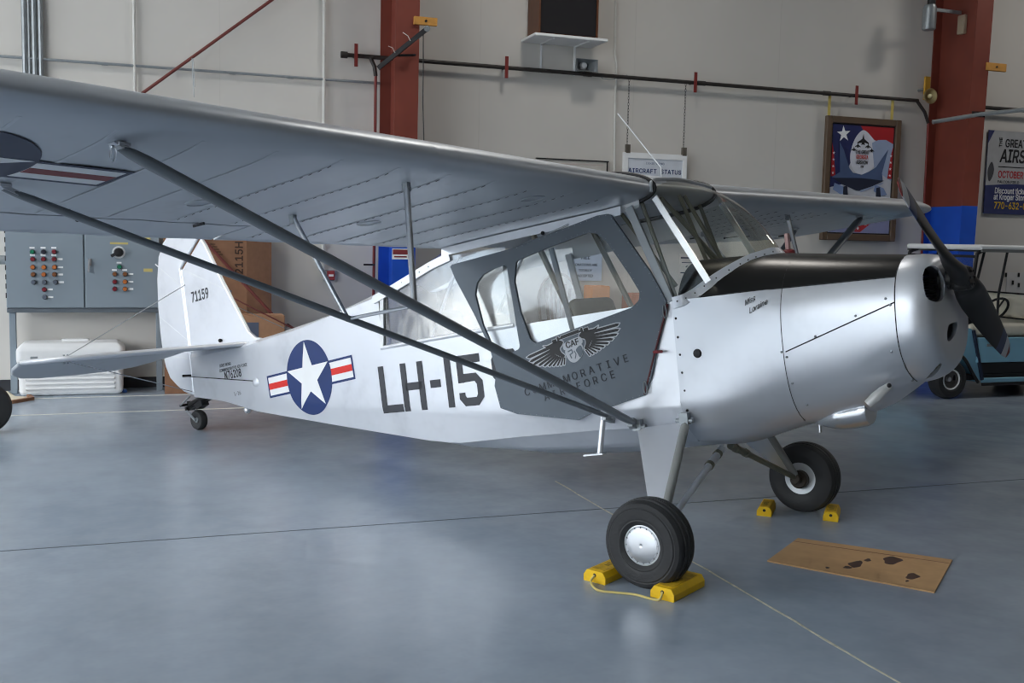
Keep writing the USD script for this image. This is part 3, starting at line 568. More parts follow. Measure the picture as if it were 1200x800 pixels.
# ---------------------------------------------------------------- control cabinet, its rails, the white tub, cartons
yc = 11.22
cx0, cz1 = wallp(5, 262, yc)[[0, 2]]; cx1 = wallp(187.5, 300, yc)[0]; cxm = wallp(98.5, 300, yc)[0]; cz0 = wallp(100, 361, yc)[2]; cz1 = cz0+.95
t = Thing('control_cabinet', 'grey two-door electrical control cabinet with rows of push buttons on the wall', 'control cabinet', ((cx0+cx1)/2, 11.4, cz0)); t.off = t.base
t.part('enclosure', box(cx0, cx1, yc+.022, 11.54, cz0, cz1, .006), CABM)
for i, (a0, a1) in enumerate(((cx0+.003, cxm-.005), (cxm+.005, cx1-.003))):
    d = t.part('door', box(a0, a1, yc, yc+.022, cz0+.004, cz1-.004, .006), CABM)
    if i == 1:
        q = wallp(105, 308, yc); sub(d, 'handle', cat(box(q[0]-.014, q[0]+.014, yc-.02, yc, q[2]-.03, q[2]+.045, .004), bar((q[0], yc-.028, q[2]+.02), (q[0]-.012, yc-.028, q[2]-.09), .016, .014)), POLISH)
        q = wallp(139, 295.5, yc); sub(d, 'rotary_switch', cat(lathe_at([(0, -.03), (.035, -.03), (.045, -.012), (.045, 0)], q, (0, 1, 0)), bar(q+[.02, -.04, .015], q+[-.07, -.04, -.04], .03, .022)), BLK)
        sub(d, 'switch_plate', lathe_at([(0, -.004), (.062, -.004), (.062, 0)], q, (0, 1, 0)), mat('plate_white', srgb(206, 210, 212), .4))
        for (u, v, w_, h_) in ((139.5, 285, .17, .02), (172, 280, .07, .028), (173.5, 316.5, .085, .032)):
            q = wallp(u, v, yc); sub(d, 'yellow_label', box(q[0]-w_/2, q[0]+w_/2, yc-.001, yc, q[2]-h_/2, q[2]+h_/2), mat('label_yellow', srgb(196, 180, 110), .6))
    else:
        for k in range(9): 
            zz = cz0+.1+k*.09; sub(d, 'hinge_knuckle', cyl((cx0+.001, yc+.004, zz), (cx0+.001, yc+.004, zz+.05), .005, 8), DARKM)
BTN = {'g': mat('button_green', srgb(20, 110, 80), .3), 'k': mat('button_black', srgb(30, 30, 44), .3), 'r': mat('button_red', srgb(110, 30, 40), .3), 'o': mat('button_orange', srgb(176, 100, 48), .35), 'b': mat('button_brown', srgb(120, 76, 46), .3), 's': mat('button_slate', srgb(84, 92, 104), .3)}
rows = [[(38, 295, 'g'), (51, 295, 'k'), (63.5, 295, 'r')], [(38.5, 303.5, 'r'), (51, 303.5, 'r'), (63.5, 303.5, 'r')], [(38.5, 313, 'o'), (51.5, 313, 'o'), (64, 313, 'o')], [(39, 321.5, 'b'), (51.5, 321.5, 'o'), (64, 321.5, 'b')], [(39.5, 330.5, 's'), (52, 330.5, 's'), (65, 330.5, 's')], [(52, 339, 'r')], [(52.5, 348, 's')],
        [(140, 312.5, 'g')], [(134.5, 321, 'b'), (146.5, 321, 'b')], [(134.5, 330, 'r'), (146.5, 330, 'o')], [(134.5, 338.5, 'r'), (146.5, 338.5, 'o')]]
ks = .035/.035
for r_ in rows:
    for i, (u, v, c) in enumerate(r_):
        q = wallp(u, v, yc); bt = t.part('push_button', lathe_at([(0, -.028), (.017, -.028), (.021, -.022), (.021, -.01)], q, (0, 1, 0), 14), BTN[c])
        sub(bt, 'collar', lathe_at([(.019, -.013), (.024, -.012), (.024, 0)], q, (0, 1, 0), 14), DARKM)
        if v in (295, 303.5, 312.5, 321) and (v != 321 or u > 100): q2 = wallp(u-.5, v-4.8, yc); sub(bt, 'legend', box(q2[0]-.023, q2[0]+.023, yc-.001, yc, q2[2]-.008, q2[2]+.008), WHITE)
    u, v, c = r_[-1]
    if v not in (295, 312.5): q = wallp(u+6, v, yc); t.part('legend', box(q[0]-.02, q[0]+.03, yc-.001, yc, q[2]-.009, q[2]+.009), WHITE)
t.part('conduit_hub', cyl((cx0-.12, 11.4, wallp(3, 305, yc)[2]), (cx0, 11.4, wallp(3, 305, yc)[2]), .045), GALV)
# channel stand carrying the cabinet
t = Thing('cabinet_stand', 'grey steel channel stand carrying the control cabinet', 'stand', ((cx0+cx1)/2, 11.3, 0)); t.off = t.base
for xx in (wallp(15.5, 400, 11.3)[0], wallp(186.5, 400, 11.3)[0]):
    t.part('channel_post', box(xx-.03, xx+.03, 11.28, 11.34, 0, cz0-.04, .004), CABM)
t.part('cross_rail', box(cx0, cx1, 11.25, 11.36, cz0-.045, cz0-.002, .004), mat('rail_grey', srgb(104, 112, 120), .5, .3))
# white tub
tx0, tx1 = wallp(19.5, 440, 11.05)[0], wallp(145, 440, 11.05)[0]; tz1 = wallp(80, 401, 11.15)[2]
t = Thing('white_plastic_tub', 'large white plastic tub with ribbed front standing under the control cabinet', 'tub', ((tx0+tx1)/2, 11.2, 0)); t.off = t.base
yt0, yt1 = 11.07, 11.50
t.part('body', rbox(tx0+.01, tx1-.01, yt0+.015, yt1, .0, tz1*.66, .05), TUBM)
t.part('lid', m3.Manifold.batch_hull([m3.Manifold.sphere(.06, 16).translate((x, y, z)) for x in (tx0+.05, tx1-.05) for y in (yt0+.06, yt1-.06) for z in (tz1*.68, tz1*.84)]+[m3.Manifold.sphere(.05, 16).translate((x, y, tz1-.05)) for x in (tx0+.075, tx1-.075) for y in (yt0+.08, yt1-.08)]), TUBM)
for k in range(6):
    zz = .075+k*.047; t.part('rib', rbox(tx0+.07, tx1-.08, yt0-.004, yt0+.03, zz-.013, zz+.013, .012, 10), TUBM)
t.part('lid_handle', rbox((tx0+tx1)/2-.1, (tx0+tx1)/2+.16, yt0+.2, yt0+.28, tz1-.012, tz1+.02, .012), TUBM)
for xx in (tx0+.12, tx0+.52): t.part('latch', box(xx, xx+.07, yt0-.004, yt0+.02, tz1*.70, tz1*.76, .006), GALV)
t = Thing('flattened_carton', 'torn piece of pale cardboard lying flat beside the white tub', 'cardboard', groundp(22, 463)); t.off = t.base
a_ = [groundp(*p)[:2]-np.array([.02, .13]) for p in ((2, 459), (13, 457), (22, 463), (38, 463.5), (42, 466), (19, 470))]
t.part('flap', np_m := extrude(sg.Polygon(a_).buffer(0), .012), mat('card_pale', srgb(206, 196, 176), .8)); t.part('torn_edge', extrude(sg.LineString([a_[3], a_[4], a_[5]]).buffer(.02), .03), CARDD)
single('bottle_cap', lathe_at([(0, .0), (.022, 0), (.024, .008), (.02, .03), (0, .032)], groundp(146, 459.5)+np.array([0, 0, .0]), (0, 0, 1), 16), mat('cap_blue', srgb(60, 110, 190), .4), 'small blue bottle cap on the floor right of the white tub', 'bottle cap')
# cartons
def carton(name, x0, x1, y0, y1, z0, z1, label, m=CARD, prints=(), m2=None):
    t = Thing(name, label, 'carton', ((x0+x1)/2, (y0+y1)/2, z0)); t.off = t.base
    t.part('body', box(x0, x1, y0, y1, z0, z1, .006), m)
    t.part('flap', box(x0+.01, (x0+x1)/2-.004, y0+.01, y1-.01, z1, z1+.006), m); t.part('flap', box((x0+x1)/2+.004, x1-.01, y0+.01, y1-.01, z1, z1+.006), m)
    for (p, mm) in prints: t.part('printing', p, mm, smooth=False)
    return t
kx0, kx1, kxm = wallp(236, 330, 10.85)[0], wallp(319, 330, 11.2)[0], wallp(291, 330, 10.85)[0]
t = Thing('tall_carton', 'tall brown cardboard carton with dark printing standing behind the fin', 'carton', (kxm, 11.1, 0)); t.off = t.base
kl = wallp(192, 380, 11.2)[0]
t.part('front_panel', box(kl, kxm, 11.02, 11.03, 0, 1.62), CARDD); t.part('side_panel', bar((kxm+.002, 11.03, .86), (kxm+.01, 11.03, .86), .1, .1) if False else extrude(sg.Polygon([(kxm, 11.02), (kx1, 11.27), (kx1, 11.28), (kxm, 11.03)]), 1.62), CARD)
t.part('core', extrude(sg.Polygon([(kl+.01, 11.031), (kxm-.002, 11.031), (kx1-.02, 11.28), (kx1-.02, 11.5), (kl+.01, 11.5)]), 1.60), CARDD)
for (u, v, w_, h_) in ((255, 328, .09, .12), (262, 357, .16, .30)):
    q = wallp(u, v, 11.02); t.part('label', box(q[0]-w_/2, q[0]+w_/2, 11.018, 11.02, q[2]-h_/2, q[2]+h_/2), mat('label_slate', srgb(84, 92, 112), .6))
q = wallp(281, 322, 11.019); tm = wtext('2115H', .075, 0, 0, 11.019, True); w0 = tm[0].copy(); tm[0][:, 0] = q[0]+.03-w0[:, 2]; tm[0][:, 2] = q[2]+w0[:, 0]; t.part('printing', tm, INK, smooth=False)
for k in range(5): q = wallp(250+k*2.2, 286+3*k, 11.019); t.part('printing', box(q[0]-.03, q[0]+.02, 11.0185, 11.02, q[2]-.004, q[2]+.004), INK)
x0, z1 = wallp(278, 366, 10.9)[[0, 2]]; x1 = wallp(331, 371, 10.9)[0]
t = carton('low_carton', x0-.25, x1, 10.70, 10.93, 0, wallp(305, 368, 10.9)[2], 'shorter brown carton in front of the tall carton behind the fin root', CARD)
q = wallp(296, 387, 10.70); t.part('label', box(q[0]-.06, q[0]+.06, 10.697, 10.70, q[2]-.08, q[2]+.08), mat('label_slate', (0, 0, 0)))
q1, q2 = wallp(190, 380, 10.9), wallp(207, 380, 10.9)
# things seen through the cabin: arched wooden chair, small cartons on a bench
xa, za = wallp(634, 376, 11.2)[[0, 2]]; xb = wallp(682, 376, 11.2)[0]; zt2 = wallp(655, 321, 11.2)[2]
t = Thing('arched_back_chair', 'wooden chair with tall arched slat back seen through the cabin window', 'chair', ((xa+xb)/2, 11.0, 0)); t.off = t.base
cxm_ = (xa+xb)/2; hw_ = (xb-xa)/2*.8; arc = [(cxm_-hw_, 11.3, .45)]+[(cxm_-hw_*1.15*math.cos(s), 11.34, zt2-.28+.28*math.sin(s)) for s in np.linspace(0, np.pi, 13)]+[(cxm_+hw_, 11.3, .45)]
t.part('back_hoop', tube(arc, .016, 8), WOODD)
for k in range(6): xx = cxm_+hw_*(-.75+.3*k); t.part('back_slat', bar((xx*.6+cxm_*.4, 11.3, .45), (xx, 11.34, zt2-.05-.2*abs(k-2.5)/2.5*.6), .03, .012, (1, 0, 0)), WOODD)
t.part('seat', rbox(cxm_-hw_-.03, cxm_+hw_+.03, 10.86, 11.34, .42, .46, .018), WOODD)
for sx in (-1, 1):
    for yy in (10.9, 11.3): t.part('leg', tube([(cxm_+sx*hw_*.8, yy, .43), (cxm_+sx*hw_, yy, 0)], .018, 8), WOODD)
t.part('cross_bar', bar((cxm_-hw_-.02, 11.28, .70), (cxm_+hw_+.02, 11.28, .70), .03, .02), WOODD)
x0, z1 = wallp(690, 335, 11.25)[[0, 2]]; x1 = wallp(711, 335, 11.25)[0]; x2, z2 = wallp(735, 344, 11.25)[[0, 2]]; x3 = wallp(775, 344, 11.25)[0]
t = Thing('side_bench', 'low grey bench by the back wall carrying two cartons', 'bench', ((x0+x3)/2, 11.3, 0)); t.off = t.base
zb2 = z1-.32
t.part('top', box(x0-.1, x3+.1, 11.05, 11.53, zb2-.03, zb2, .005), CABM)
for xx in (x0-.05, x3+.05):
    for yy in (11.09, 11.49): t.part('leg', box(xx-.02, xx+.02, yy-.02, yy+.02, 0, zb2-.03), CABM)
carton('small_carton', x0, x1, 11.15, 11.4, zb2, z1, 'small orange-brown carton on the bench, left of two behind the cabin', mat('carton_orange', srgb(206, 138, 84), .8))
carton('small_carton', x2, x3, 11.15, 11.4, zb2, z2, 'wider reddish carton on the bench, right of two behind the cabin', mat('carton_rust', srgb(168, 98, 66), .8))
# ================================================================= THE AIRPLANE (all coordinates in its own frame, x forward, y left, z up)
GB = w2b([b2w([-1.225, 0, -1.1])[0], b2w([-1.225, 0, -1.1])[1], 0.])      # the ground point between the main wheels
air = Thing('airplane', 'silver high-wing light airplane with grey door and star insignia in the hangar', 'airplane', b2w(GB), BM); air.off = GB
AP = air.part
def S(p, m, smooth=35, label=None, parent=None, kind=None, name=None): return AP(name or p, m, smooth and m, smooth)
# ---- fuselage sections
XW = ([-6.05, -2.3, -1.5, -.95, -.2], [.03, .39, .40, .385, .35])
W_ = lambda x: I3(x, *XW)
ZL = lambda x: I3(x, [-6.03, -5.59, -5.14, -4.09, -3.21, -2.95, -2.45, -1.83, -1.30], [-.368, -.411, -.499, -.62, -.716, -.73, -.69, -.652, -.640])
ZB = lambda x: I3(x, [-6.03, -5.59, -5.14, -4.09, -3.21, -2.95, -2.45, -1.83, -1.30], [-.370, -.415, -.505, -.632, -.735, -.785, -.835, -.828, -.785])
ZC = lambda x: I3(x, [-6.03, -5.117, -4.195, -3.183, -2.56, -1.8, -1.3], [-.25, -.368, -.468, -.496, -.521, -.53, -.52])
ZS = lambda x: I3(x, [-6.03, -5, -3.577, -2.6, -1.3], [-.15, -.125, -.098, -.042, .024])
ZT = lambda x: I3(x, [-6.03, -5.3, -4.5, -3.55, -3.05, -2.85], [-.04, .0, .095, .255, .385, .44])
ZD = lambda x: I3(x, [-6.03, -5.2, -4.9, -4.1, -3.8, -3.56], [.0, .05, .087, .201, .276, .345])
def side_y(x, z):                                      # the right side's skin, y < 0
    w = W_(x); return -I3(z, [ZL(x), ZC(x), ZS(x), ZT(x)], [w*.89, w, w*.995, w*.95])
NB = 14
def seg(a, b, n, end=False): t = np.linspace(0, 1, n, endpoint=end)[:, None]; return np.asarray(a)+(np.asarray(b)-np.asarray(a))*t
def lower_half(x):
    w = W_(x); k = [(0, ZB(x)), (w*.60, ZB(x)+.35*(ZL(x)-ZB(x))), (w*.89, ZL(x)), (w, ZC(x)), (w*.995, ZS(x))]
    return np.vstack([seg(k[0], k[1], 5), seg(k[1], k[2], 4), seg(k[2], k[3], 5), seg(k[3], k[4], 8, True)])
def both(h): return np.vstack([h[::-1]*[-1, 1], h[1:]])
xs = np.concatenate([np.linspace(-6.03, -3.56, 26), np.linspace(-3.5, -1.30, 24)])
rings = [np.column_stack([np.full(len(b), x), b]) for x in xs for b in [both(lower_half(x))]]
def sheet(rings, close=False): return loft(rings, close, False)
def upper_half(x):
    w = W_(x); k = [(w*.995, ZS(x)), (w*.95, ZT(x)), (w*.6, ZT(x)+.62*(ZD(x)-ZT(x))), (0, ZD(x))]
    return np.vstack([seg(k[0], k[1], 8), seg(k[1], k[2], 4), seg(k[2], k[3], 5, True)])
xu = np.linspace(-6.03, -3.56, 26)
ru = []
for x in xu: h = upper_half(x); b = np.vstack([h*[-1, 1], (h[::-1])[1:]]); ru.append(np.column_stack([np.full(len(b), x), b]))
fus = AP('fuselage', cat(sheet(rings), sheet(ru)), SILVER, 25)
# back bulkhead of the tail deck and the white post at its front edge
h = upper_half(-3.56); poly = sg.Polygon(np.vstack([h*[-1, 1], h[::-1][1:]]))
v, f = vf(extrude(poly, .012)); AP('cabin_bulkhead', np.column_stack([v[:, 2]-3.572, v[:, 0], v[:, 1]]) if False else (np.column_stack([v[:, 2]-3.575, v[:, 0], v[:, 1]]), f), INTER)
# ---- cowling
CT = lambda x: I3(x, [-1.30, -.87, -.466, -.215, -.115], [.235, .225, .171, .141, .126])
CB = lambda x: I3(x, [-1.30, -.94, -.66, -.42, -.33, -.26, -.175], [-.785, -.705, -.665, -.625, -.590, -.545, -.485])
CZ0 = -.20
def cowl_n(x, s): return I3(x, [-1.3, -1.0, -.72, -.2] if s > 0 else [-1.3, -1.0, -.2], [2.6, 2.15, 2.2, 2.7] if s > 0 else [3.4, 2.7, 2.05])
def cowl_pt(x, th, k=1.0):                             # th from -90 (bottom) to 90 (top) on the right side
    n = cowl_n(x, math.sin(th)); w = W_(x); c, s = abs(math.cos(th)), math.sin(th)
    y = w*c**(2/n); z = (CT(x)-CZ0 if s > 0 else CZ0-CB(x))*abs(s)**(2/n)*(1 if s > 0 else -1); return -y*k, CZ0+z*k
def th_at(x, z):
    n = cowl_n(x, z-CZ0); r = (z-CZ0)/((CT(x)-CZ0) if z > CZ0 else (CZ0-CB(x))); return math.asin(np.sign(r)*min(abs(r), 1)**(n/2))
def cowl_y(x, z): return cowl_pt(x, th_at(x, z))[0]
def cowl_patch(xs, z0f, z1f, n, off=0.0, bothsides=True):
    """skin of the cowl between two heights, going down one side, under and up the other when z1f is None"""
    R = []
    for x in xs:
        if z1f is None: a = th_at(x, z0f(x)); T = np.linspace(a, -np.pi/2, n); r = [cowl_pt(x, t, 1+off) for t in T]; r = r+[(-y, z) for y, z in r[::-1][1:]]
        else: a, b = th_at(x, z0f(x)), (np.pi/2 if z1f == 'top' else th_at(x, z1f(x))); T = np.linspace(a, b, n); r = [cowl_pt(x, t, 1+off) for t in T]; r = (r+[(-y, z) for y, z in r[::-1][1:]]) if z1f == 'top' else r
        R.append([(x, y, z) for y, z in r])
    return sheet(R)
XB, XF, XR = -1.30, -.72, -.175
ZBK = lambda x: .032
# boot cowl blends the slab fuselage into the round cowl
R = []
for x in np.linspace(XB, XF, 12):
    t = (x-XB)/(XF-XB); t = t*t*(3-2*t); T = np.linspace(th_at(x, ZBK(x)), -np.pi/2, 22); a = np.array([cowl_pt(x, q) for q in T])
    lh = lower_half(x if x < XB+1e-6 else XB); L = np.concatenate([[0], np.cumsum(np.linalg.norm(np.diff(lh, axis=0), axis=1))]); la = np.concatenate([[0], np.cumsum(np.linalg.norm(np.diff(a[::-1], axis=0), axis=1))])
    b = np.column_stack([np.interp(la/la[-1], L/L[-1], lh[:, 0]), np.interp(la/la[-1], L/L[-1], lh[:, 1])])*[-1, 1]; c = b*(1-t)+a[::-1]*t; c = c[::-1]
    R.append([(x, y, z) for y, z in c]+[(x, -y, z) for y, z in c[::-1][1:]])
BOOT = [np.array(r) for r in R]; AP('boot_cowl', sheet(R), ALU, 40)
def boot_y(x, z): i = min(max(int(round((x-XB)/(XF-XB)*11)), 0), 11); r = BOOT[i][:22]; o = np.argsort(r[:, 2]); return float(np.interp(z, r[o, 2], r[o, 1]))
AP('engine_cowl', cowl_patch(np.linspace(XF, XR, 12), ZBK, None, 26), ALU, 40)
dome_x = np.linspace(-1.28, XR, 18)
AP('anti_glare_panel', cowl_patch(dome_x, ZBK, 'top', 16, .003), BLACKM, 40)
# seams: black gap strips lying on the skin
def on_cowl(x, z, o=.002): y, zz = cowl_pt(x, th_at(x, z), 1+o); return (x, y, zz)
AP('cowl_seam', tube([on_cowl(XF, z) for z in np.linspace(.19, -.64, 26)], .0018, 6), LINE)
AP('cowl_seam', tube([on_cowl(XR+.002, z, .004) for z in np.linspace(.12, -.47, 26)], .0022, 6), LINE)
q0, q1 = body(921, 412, -.37), body(1043, 356, -.36)
hin = [on_cowl(x, q0[2]+(q1[2]-q0[2])*(x-q0[0])/(q1[0]-q0[0]), .004) for x in np.linspace(max(q0[0], XF+.01), XR, 14)]
AP('cowl_hinge', tube(hin, .0032, 6), LINE)
AP('cowl_edge_strip', tube([on_cowl(x, ZBK(x), .004) for x in np.linspace(XB, XR, 14)], .003, 6), LINE)
def screw(p, n=(0, -1, 0), r=.0062, m=GALV, name='cowl_fastener'): AP(name, lathe_at([(0, .006), (r*.6, .005), (r, .001), (r, -.004)], p, n, 10), m)
for (u, v) in ((917, 412), (923, 418), (927, 449), (938, 476), (1036, 350), (1042, 357.5), (1002, 370), (956, 394), (1042, 412.5), (1053, 450)):
    q = body(u, v, -.36); x = q[0]; q = on_cowl(x, q[2], .004); screw(q)
for (u, v) in ((792, 373), (794.5, 395), (797, 415.5), (799.5, 436.5), (802.5, 457.5), (805, 481)):
    q = body(u, v, -.392); screw((q[0], -W_(q[0])*.985-.004, q[2]), r=.007, m=DARKM)
q = body(817, 414, -.395); AP('fuel_drain_cap', lathe_at([(0, .012), (.012, .01), (.02, .008), (.024, 0), (.028, -.002), (.028, -.01)], (q[0], -W_(q[0])-.002, q[2]), (0, -1, 0), 24), DARKM)
# ---- nose bowl: rounded front with two cheek intakes and a lower slot
CHIN = (.1, .12)
def bowl_ring(t):                                      # t 0 at the seam, 1 at the front face
    a = t*np.pi/2; x = XR+.158*math.sin(a)**.9; k = 1-.25*(1-math.cos(a))**1.15; T = np.linspace(-np.pi/2, np.pi/2, 48)
    n2, n3 = cowl_n(XR, -1)-CHIN[0]*t, cowl_n(XR, 1)+.5*t; w = W_(XR); up = CT(XR)-CZ0; dn = (CZ0-CB(XR))*(1-CHIN[1]*t)
    r = np.array([(-w*abs(math.cos(q))**(2/(n2 if q < 0 else n3)), CZ0+(up if q > 0 else dn)*abs(math.sin(q))**(2/(n2 if q < 0 else n3))*np.sign(math.sin(q))) for q in T]); c = np.array([0, -.15]); r = c+(r-c)*k; r = np.vstack([r, (r*[-1, 1])[::-1][1:-1]]); return np.column_stack([np.full(len(r), x), r])
rb = [bowl_ring(t) for t in np.linspace(0, 1, 12)]
for k in (.8, .5, .2): r = rb[11].copy(); r[:, 1:] = [0, -.17]+(r[:, 1:]-[0, -.17])*k; r[:, 0] += .012*(1-k); rb.append(r)
back = rb[0].copy(); back[:, 0] -= .012
bm = loft([back]+rb, True, True); bowl = m3.Manifold(m3.Mesh(np.array(bm.vertices, np.float32), np.array(bm.faces, np.uint32)))
if bowl.volume() < 0: bowl = m3.Manifold(m3.Mesh(np.array(bm.vertices, np.float32), np.array(bm.faces[:, ::-1], np.uint32)))
def prism_x(poly, x0, x1):
    v, f = vf(extrude(poly, x1-x0)); v = np.column_stack([v[:, 2]+x0, v[:, 0], v[:, 1]]); return v, f
def to_m(vf__): v, f = vf(vf__); m = m3.Manifold(m3.Mesh(np.asarray(v, np.float32), np.asarray(f, np.uint32))); return m if m.volume() >= 0 else m3.Manifold(m3.Mesh(np.asarray(v, np.float32), np.asarray(f[:, ::-1], np.uint32)))
ov = lambda y0, y1, z0, z1, r: sg.box(y0+r, z0+r, y1-r, z1-r).buffer(r, 12)
_h = smooth_poly([(-.278, .028), (-.243, .060), (-.203, .067), (-.16, .052), (-.112, .014), (-.106, -.035), (-.135, -.08), (-.19, -.099), (-.275, -.098), (-.306, -.078), (-.306, -.042), (-.295, -.003)], 5)
HOLES = [_h, affinity.scale(_h, -1, 1, origin=(0, 0)), smooth_poly([(-.09, -.212), (.0, -.205), (.04, -.208), (.03, -.235), (-.013, -.268), (-.07, -.286), (-.123, -.288), (-.132, -.258), (-.115, -.228)], 5)]
inner = [np.array(r) for r in [back]+rb[:12]]; cc = np.array([0, 0, -.17]); inner = [np.column_stack([r[:, 0]-.012, (r[:, 1:]-[0, -.17])*.955+[0, -.17]]) for r in inner]; inner[0][:, 0] -= .05
im = loft(inner, True, True); bowl = bowl - to_m((np.array(im.vertices), np.array(im.faces)))
for hpoly in HOLES: bowl = bowl - to_m(prism_x(hpoly, XR-.002, .1))
def hit_bowl(px_, py_):                                 # where a pixel's ray first meets the bowl's skin
    v, f = np.array(bm.vertices), np.array(bm.faces); c = w2b(CP); d = ray(px_, py_) @ BM.T; a, b, e = v[f[:, 0]], v[f[:, 1]], v[f[:, 2]]; e1, e2 = b-a, e-a
    h = np.cross(d, e2); det = (e1*h).sum(1); det = np.where(np.abs(det) < 1e-12, 1e-12, det); s = c-a; u = (s*h).sum(1)/det; q = np.cross(s, e1); w = (q @ d)/det; t = (e2*q).sum(1)/det
    ok = (u >= 0) & (w >= 0) & (u+w <= 1) & (t > 0); return c+d*t[ok].min() if ok.any() else None
sl = [hit_bowl(u, v) for u, v in ((1080, 449), (1084, 444), (1090, 438), (1097, 430), (1102, 425), (1104, 427), (1099, 434), (1093, 441), (1086, 448), (1082, 451))]; sl = np.array([q for q in sl if q is not None])
if len(sl) > 4:
    c_ = sl.mean(0); n_ = np.linalg.svd(sl-c_)[2][2]; n_ = n_*np.sign(n_ @ np.array([.5, -.3, -.8])); hull_ = trimesh.convex.convex_hull(np.vstack([sl+n_*.03, sl-n_*.02])); bowl = bowl - to_m(hull_)
    AP('scoop_floor', trimesh.convex.convex_hull(np.vstack([c_+(sl-c_)*1.12-n_*.018, c_+(sl-c_)*1.12-n_*.022])), BLK); AP('scoop_lip', tube([sl[:3].mean(0)-n_*.010, c_-n_*.008, sl[3:6].mean(0)-n_*.010], .006, 8), OLIVE)
AP('nose_bowl', bowl, ALU, 30)
for hpoly in HOLES:
    pass
    zc0, zc1 = hpoly.bounds[1], hpoly.bounds[3]
    if zc1-zc0 > .1:
        fins = [box(XR-.03, XR+.03, max(hpoly.bounds[0], -.225), min(hpoly.bounds[2], .225), z, z+.004) for z in np.arange(zc0+.012, zc1-.045, .014)]
        AP('cylinder_fins', cat(*fins), DARKM, False, kind='stuff')
        lip = np.array(hpoly.exterior.coords)[::1]
bk = rb[0].copy(); bk[:, 1:] = [0, -.17]+(bk[:, 1:]-[0, -.17])*.95; bk[:, 0] -= .06; bk2 = bk.copy(); bk2[:, 0] -= .01; AP('firewall_baffle', loft([bk2, bk], True, True), BLK)
AP('prop_collar', lathe_at([(0, -.05), (.055, -.05), (.05, .02), (.045, .025), (0, .025)], (.0, -.03, -.0), (1, 0, 0), 32), PROPM)
# lower air box scoop at the bowl's right bottom
# belly scoop, exhaust stub, drain tube
def ell(cx, a, b): return 0
sc = []
p0, p1 = body(958, 497, -.10), body(1021, 484, -.10)
for t in np.linspace(0, 1, 14):
    x = p0[0]+(p1[0]-p0[0])*t; zt = CB(x)+.02; w = .095*min(1, (t+.02)/.5)**.6*(1 if t < .95 else .93); d = .056*math.sin(min(t/.72, 1)*np.pi/2)*(1 if t < .93 else .93)+.022
    a = np.linspace(0, 2*np.pi, 21)[:-1]; sc.append(np.column_stack([np.full(20, x), -.10+w*np.cos(a), zt+d*np.sin(a)]))
AP('belly_scoop', loft(sc, True, True), POLISH)
e0, e1 = body(1019, 473, -.30), body(1039, 453, -.30)
AP('exhaust_stub', cat(tube([e1+[0, .04, .0], e0+(e1-e0)*.75, e0+(e1-e0)*.4-[0, .012, 0], e0-[0, .02, 0]], [.016, .022, .026, .022], 16)), mat('exhaust_pale', srgb(206, 206, 204), .4, .2))
q = body(1042, 451.5, -.32); AP('exhaust_hole', blob(q, .011, 1), BLK)
q = body(961, 502, -.10); AP('drain_tube', cyl(q+[0, 0, .03], q-[0, 0, .02], .008), POLISH)
# ---- propeller: one black two-blade fixed pitch airscrew with striped tips
pitch = phi0 = math.radians(26.5)
XP, RP = .05, .908
ZC0 = np.array([XP, -.06, -.003])
e_r = np.array([0, -math.cos(phi0), math.sin(phi0)])
def blade(sgn):
    er = e_r*sgn; et = np.cross([1, 0, 0], er)          # tangential direction
    rg = []; cols = []
    for r in np.concatenate([np.linspace(.03, .12, 5), np.linspace(.16, .84, 16), [.87, .89, .902, RP]]):
        ch = I3(r, [.03, .09, .2, .4, .6, .8, .87, .895, RP], [.12, .13, .15, .162, .152, .120, .095, .06, .02]); th = I3(r, [.03, .09, .2, .5, .8, RP], [.08, .08, .05, .026, .014, .006])
        be = math.atan(1.10/(2*np.pi*max(r, .12))) ; be = be*I3(r, [.03, .12, .2], [.6, .9, 1])
        cd = et*math.cos(be)*1.0+np.array([1, 0, 0])*math.sin(be)*(-PSGN); nd = np.cross(er, cd)
        a = np.linspace(0, 2*np.pi, 19)[:-1]; u = np.cos(a); w = np.sin(a)*(1+.3*np.cos(a)); rg.append(ZC0+er*r+np.outer(u*ch/2, cd)+np.outer(w*th/2, nd))
    return rg
PSGN = -1
pr_path = None
for s in (1, -1):
    rg = blade(s); cut = [0, 17, 19, 20, 22, len(rg)-1]
    bp = AP('propeller_blade', loft(rg[:18], True, True), PROPM, 40)
    rr = np.concatenate([np.linspace(.03, .12, 5), np.linspace(.16, .84, 16), [.87, .89, .902, RP]])
    sub_ = [(17, 19, mat('tip_blue', srgb(36, 52, 92), .45)), (19, 21, mat('tip_white', srgb(196, 198, 204), .45)), (21, 24, mat('tip_red', srgb(120, 40, 40), .45))]
    for a, b, mm in sub_: usdkit.mesh(stage, numbered(bp, 'tip_stripe'), (lambda q: (q[0]-GB, q[1]))(vf(loft(rg[a:b+1], True, True))), mm, smooth=40)
AP('propeller_hub', cat(rbox(XP-.04, XP+.04, -.06-.06, -.06+.06, -.06, .06, .028), lathe_at([(0, .05), (.05, .05), (.055, .04), (.055, 0)], ZC0+[.0, 0, 0], (1, 0, 0), 24)), PROPM)
for a in np.arange(6)*np.pi/3: q = ZC0+[.052, .036*math.cos(a), .036*math.sin(a)]; AP('hub_bolt', cyl(q-[.004, 0, 0], q+[.006, 0, 0], .007, 6), DARKM)
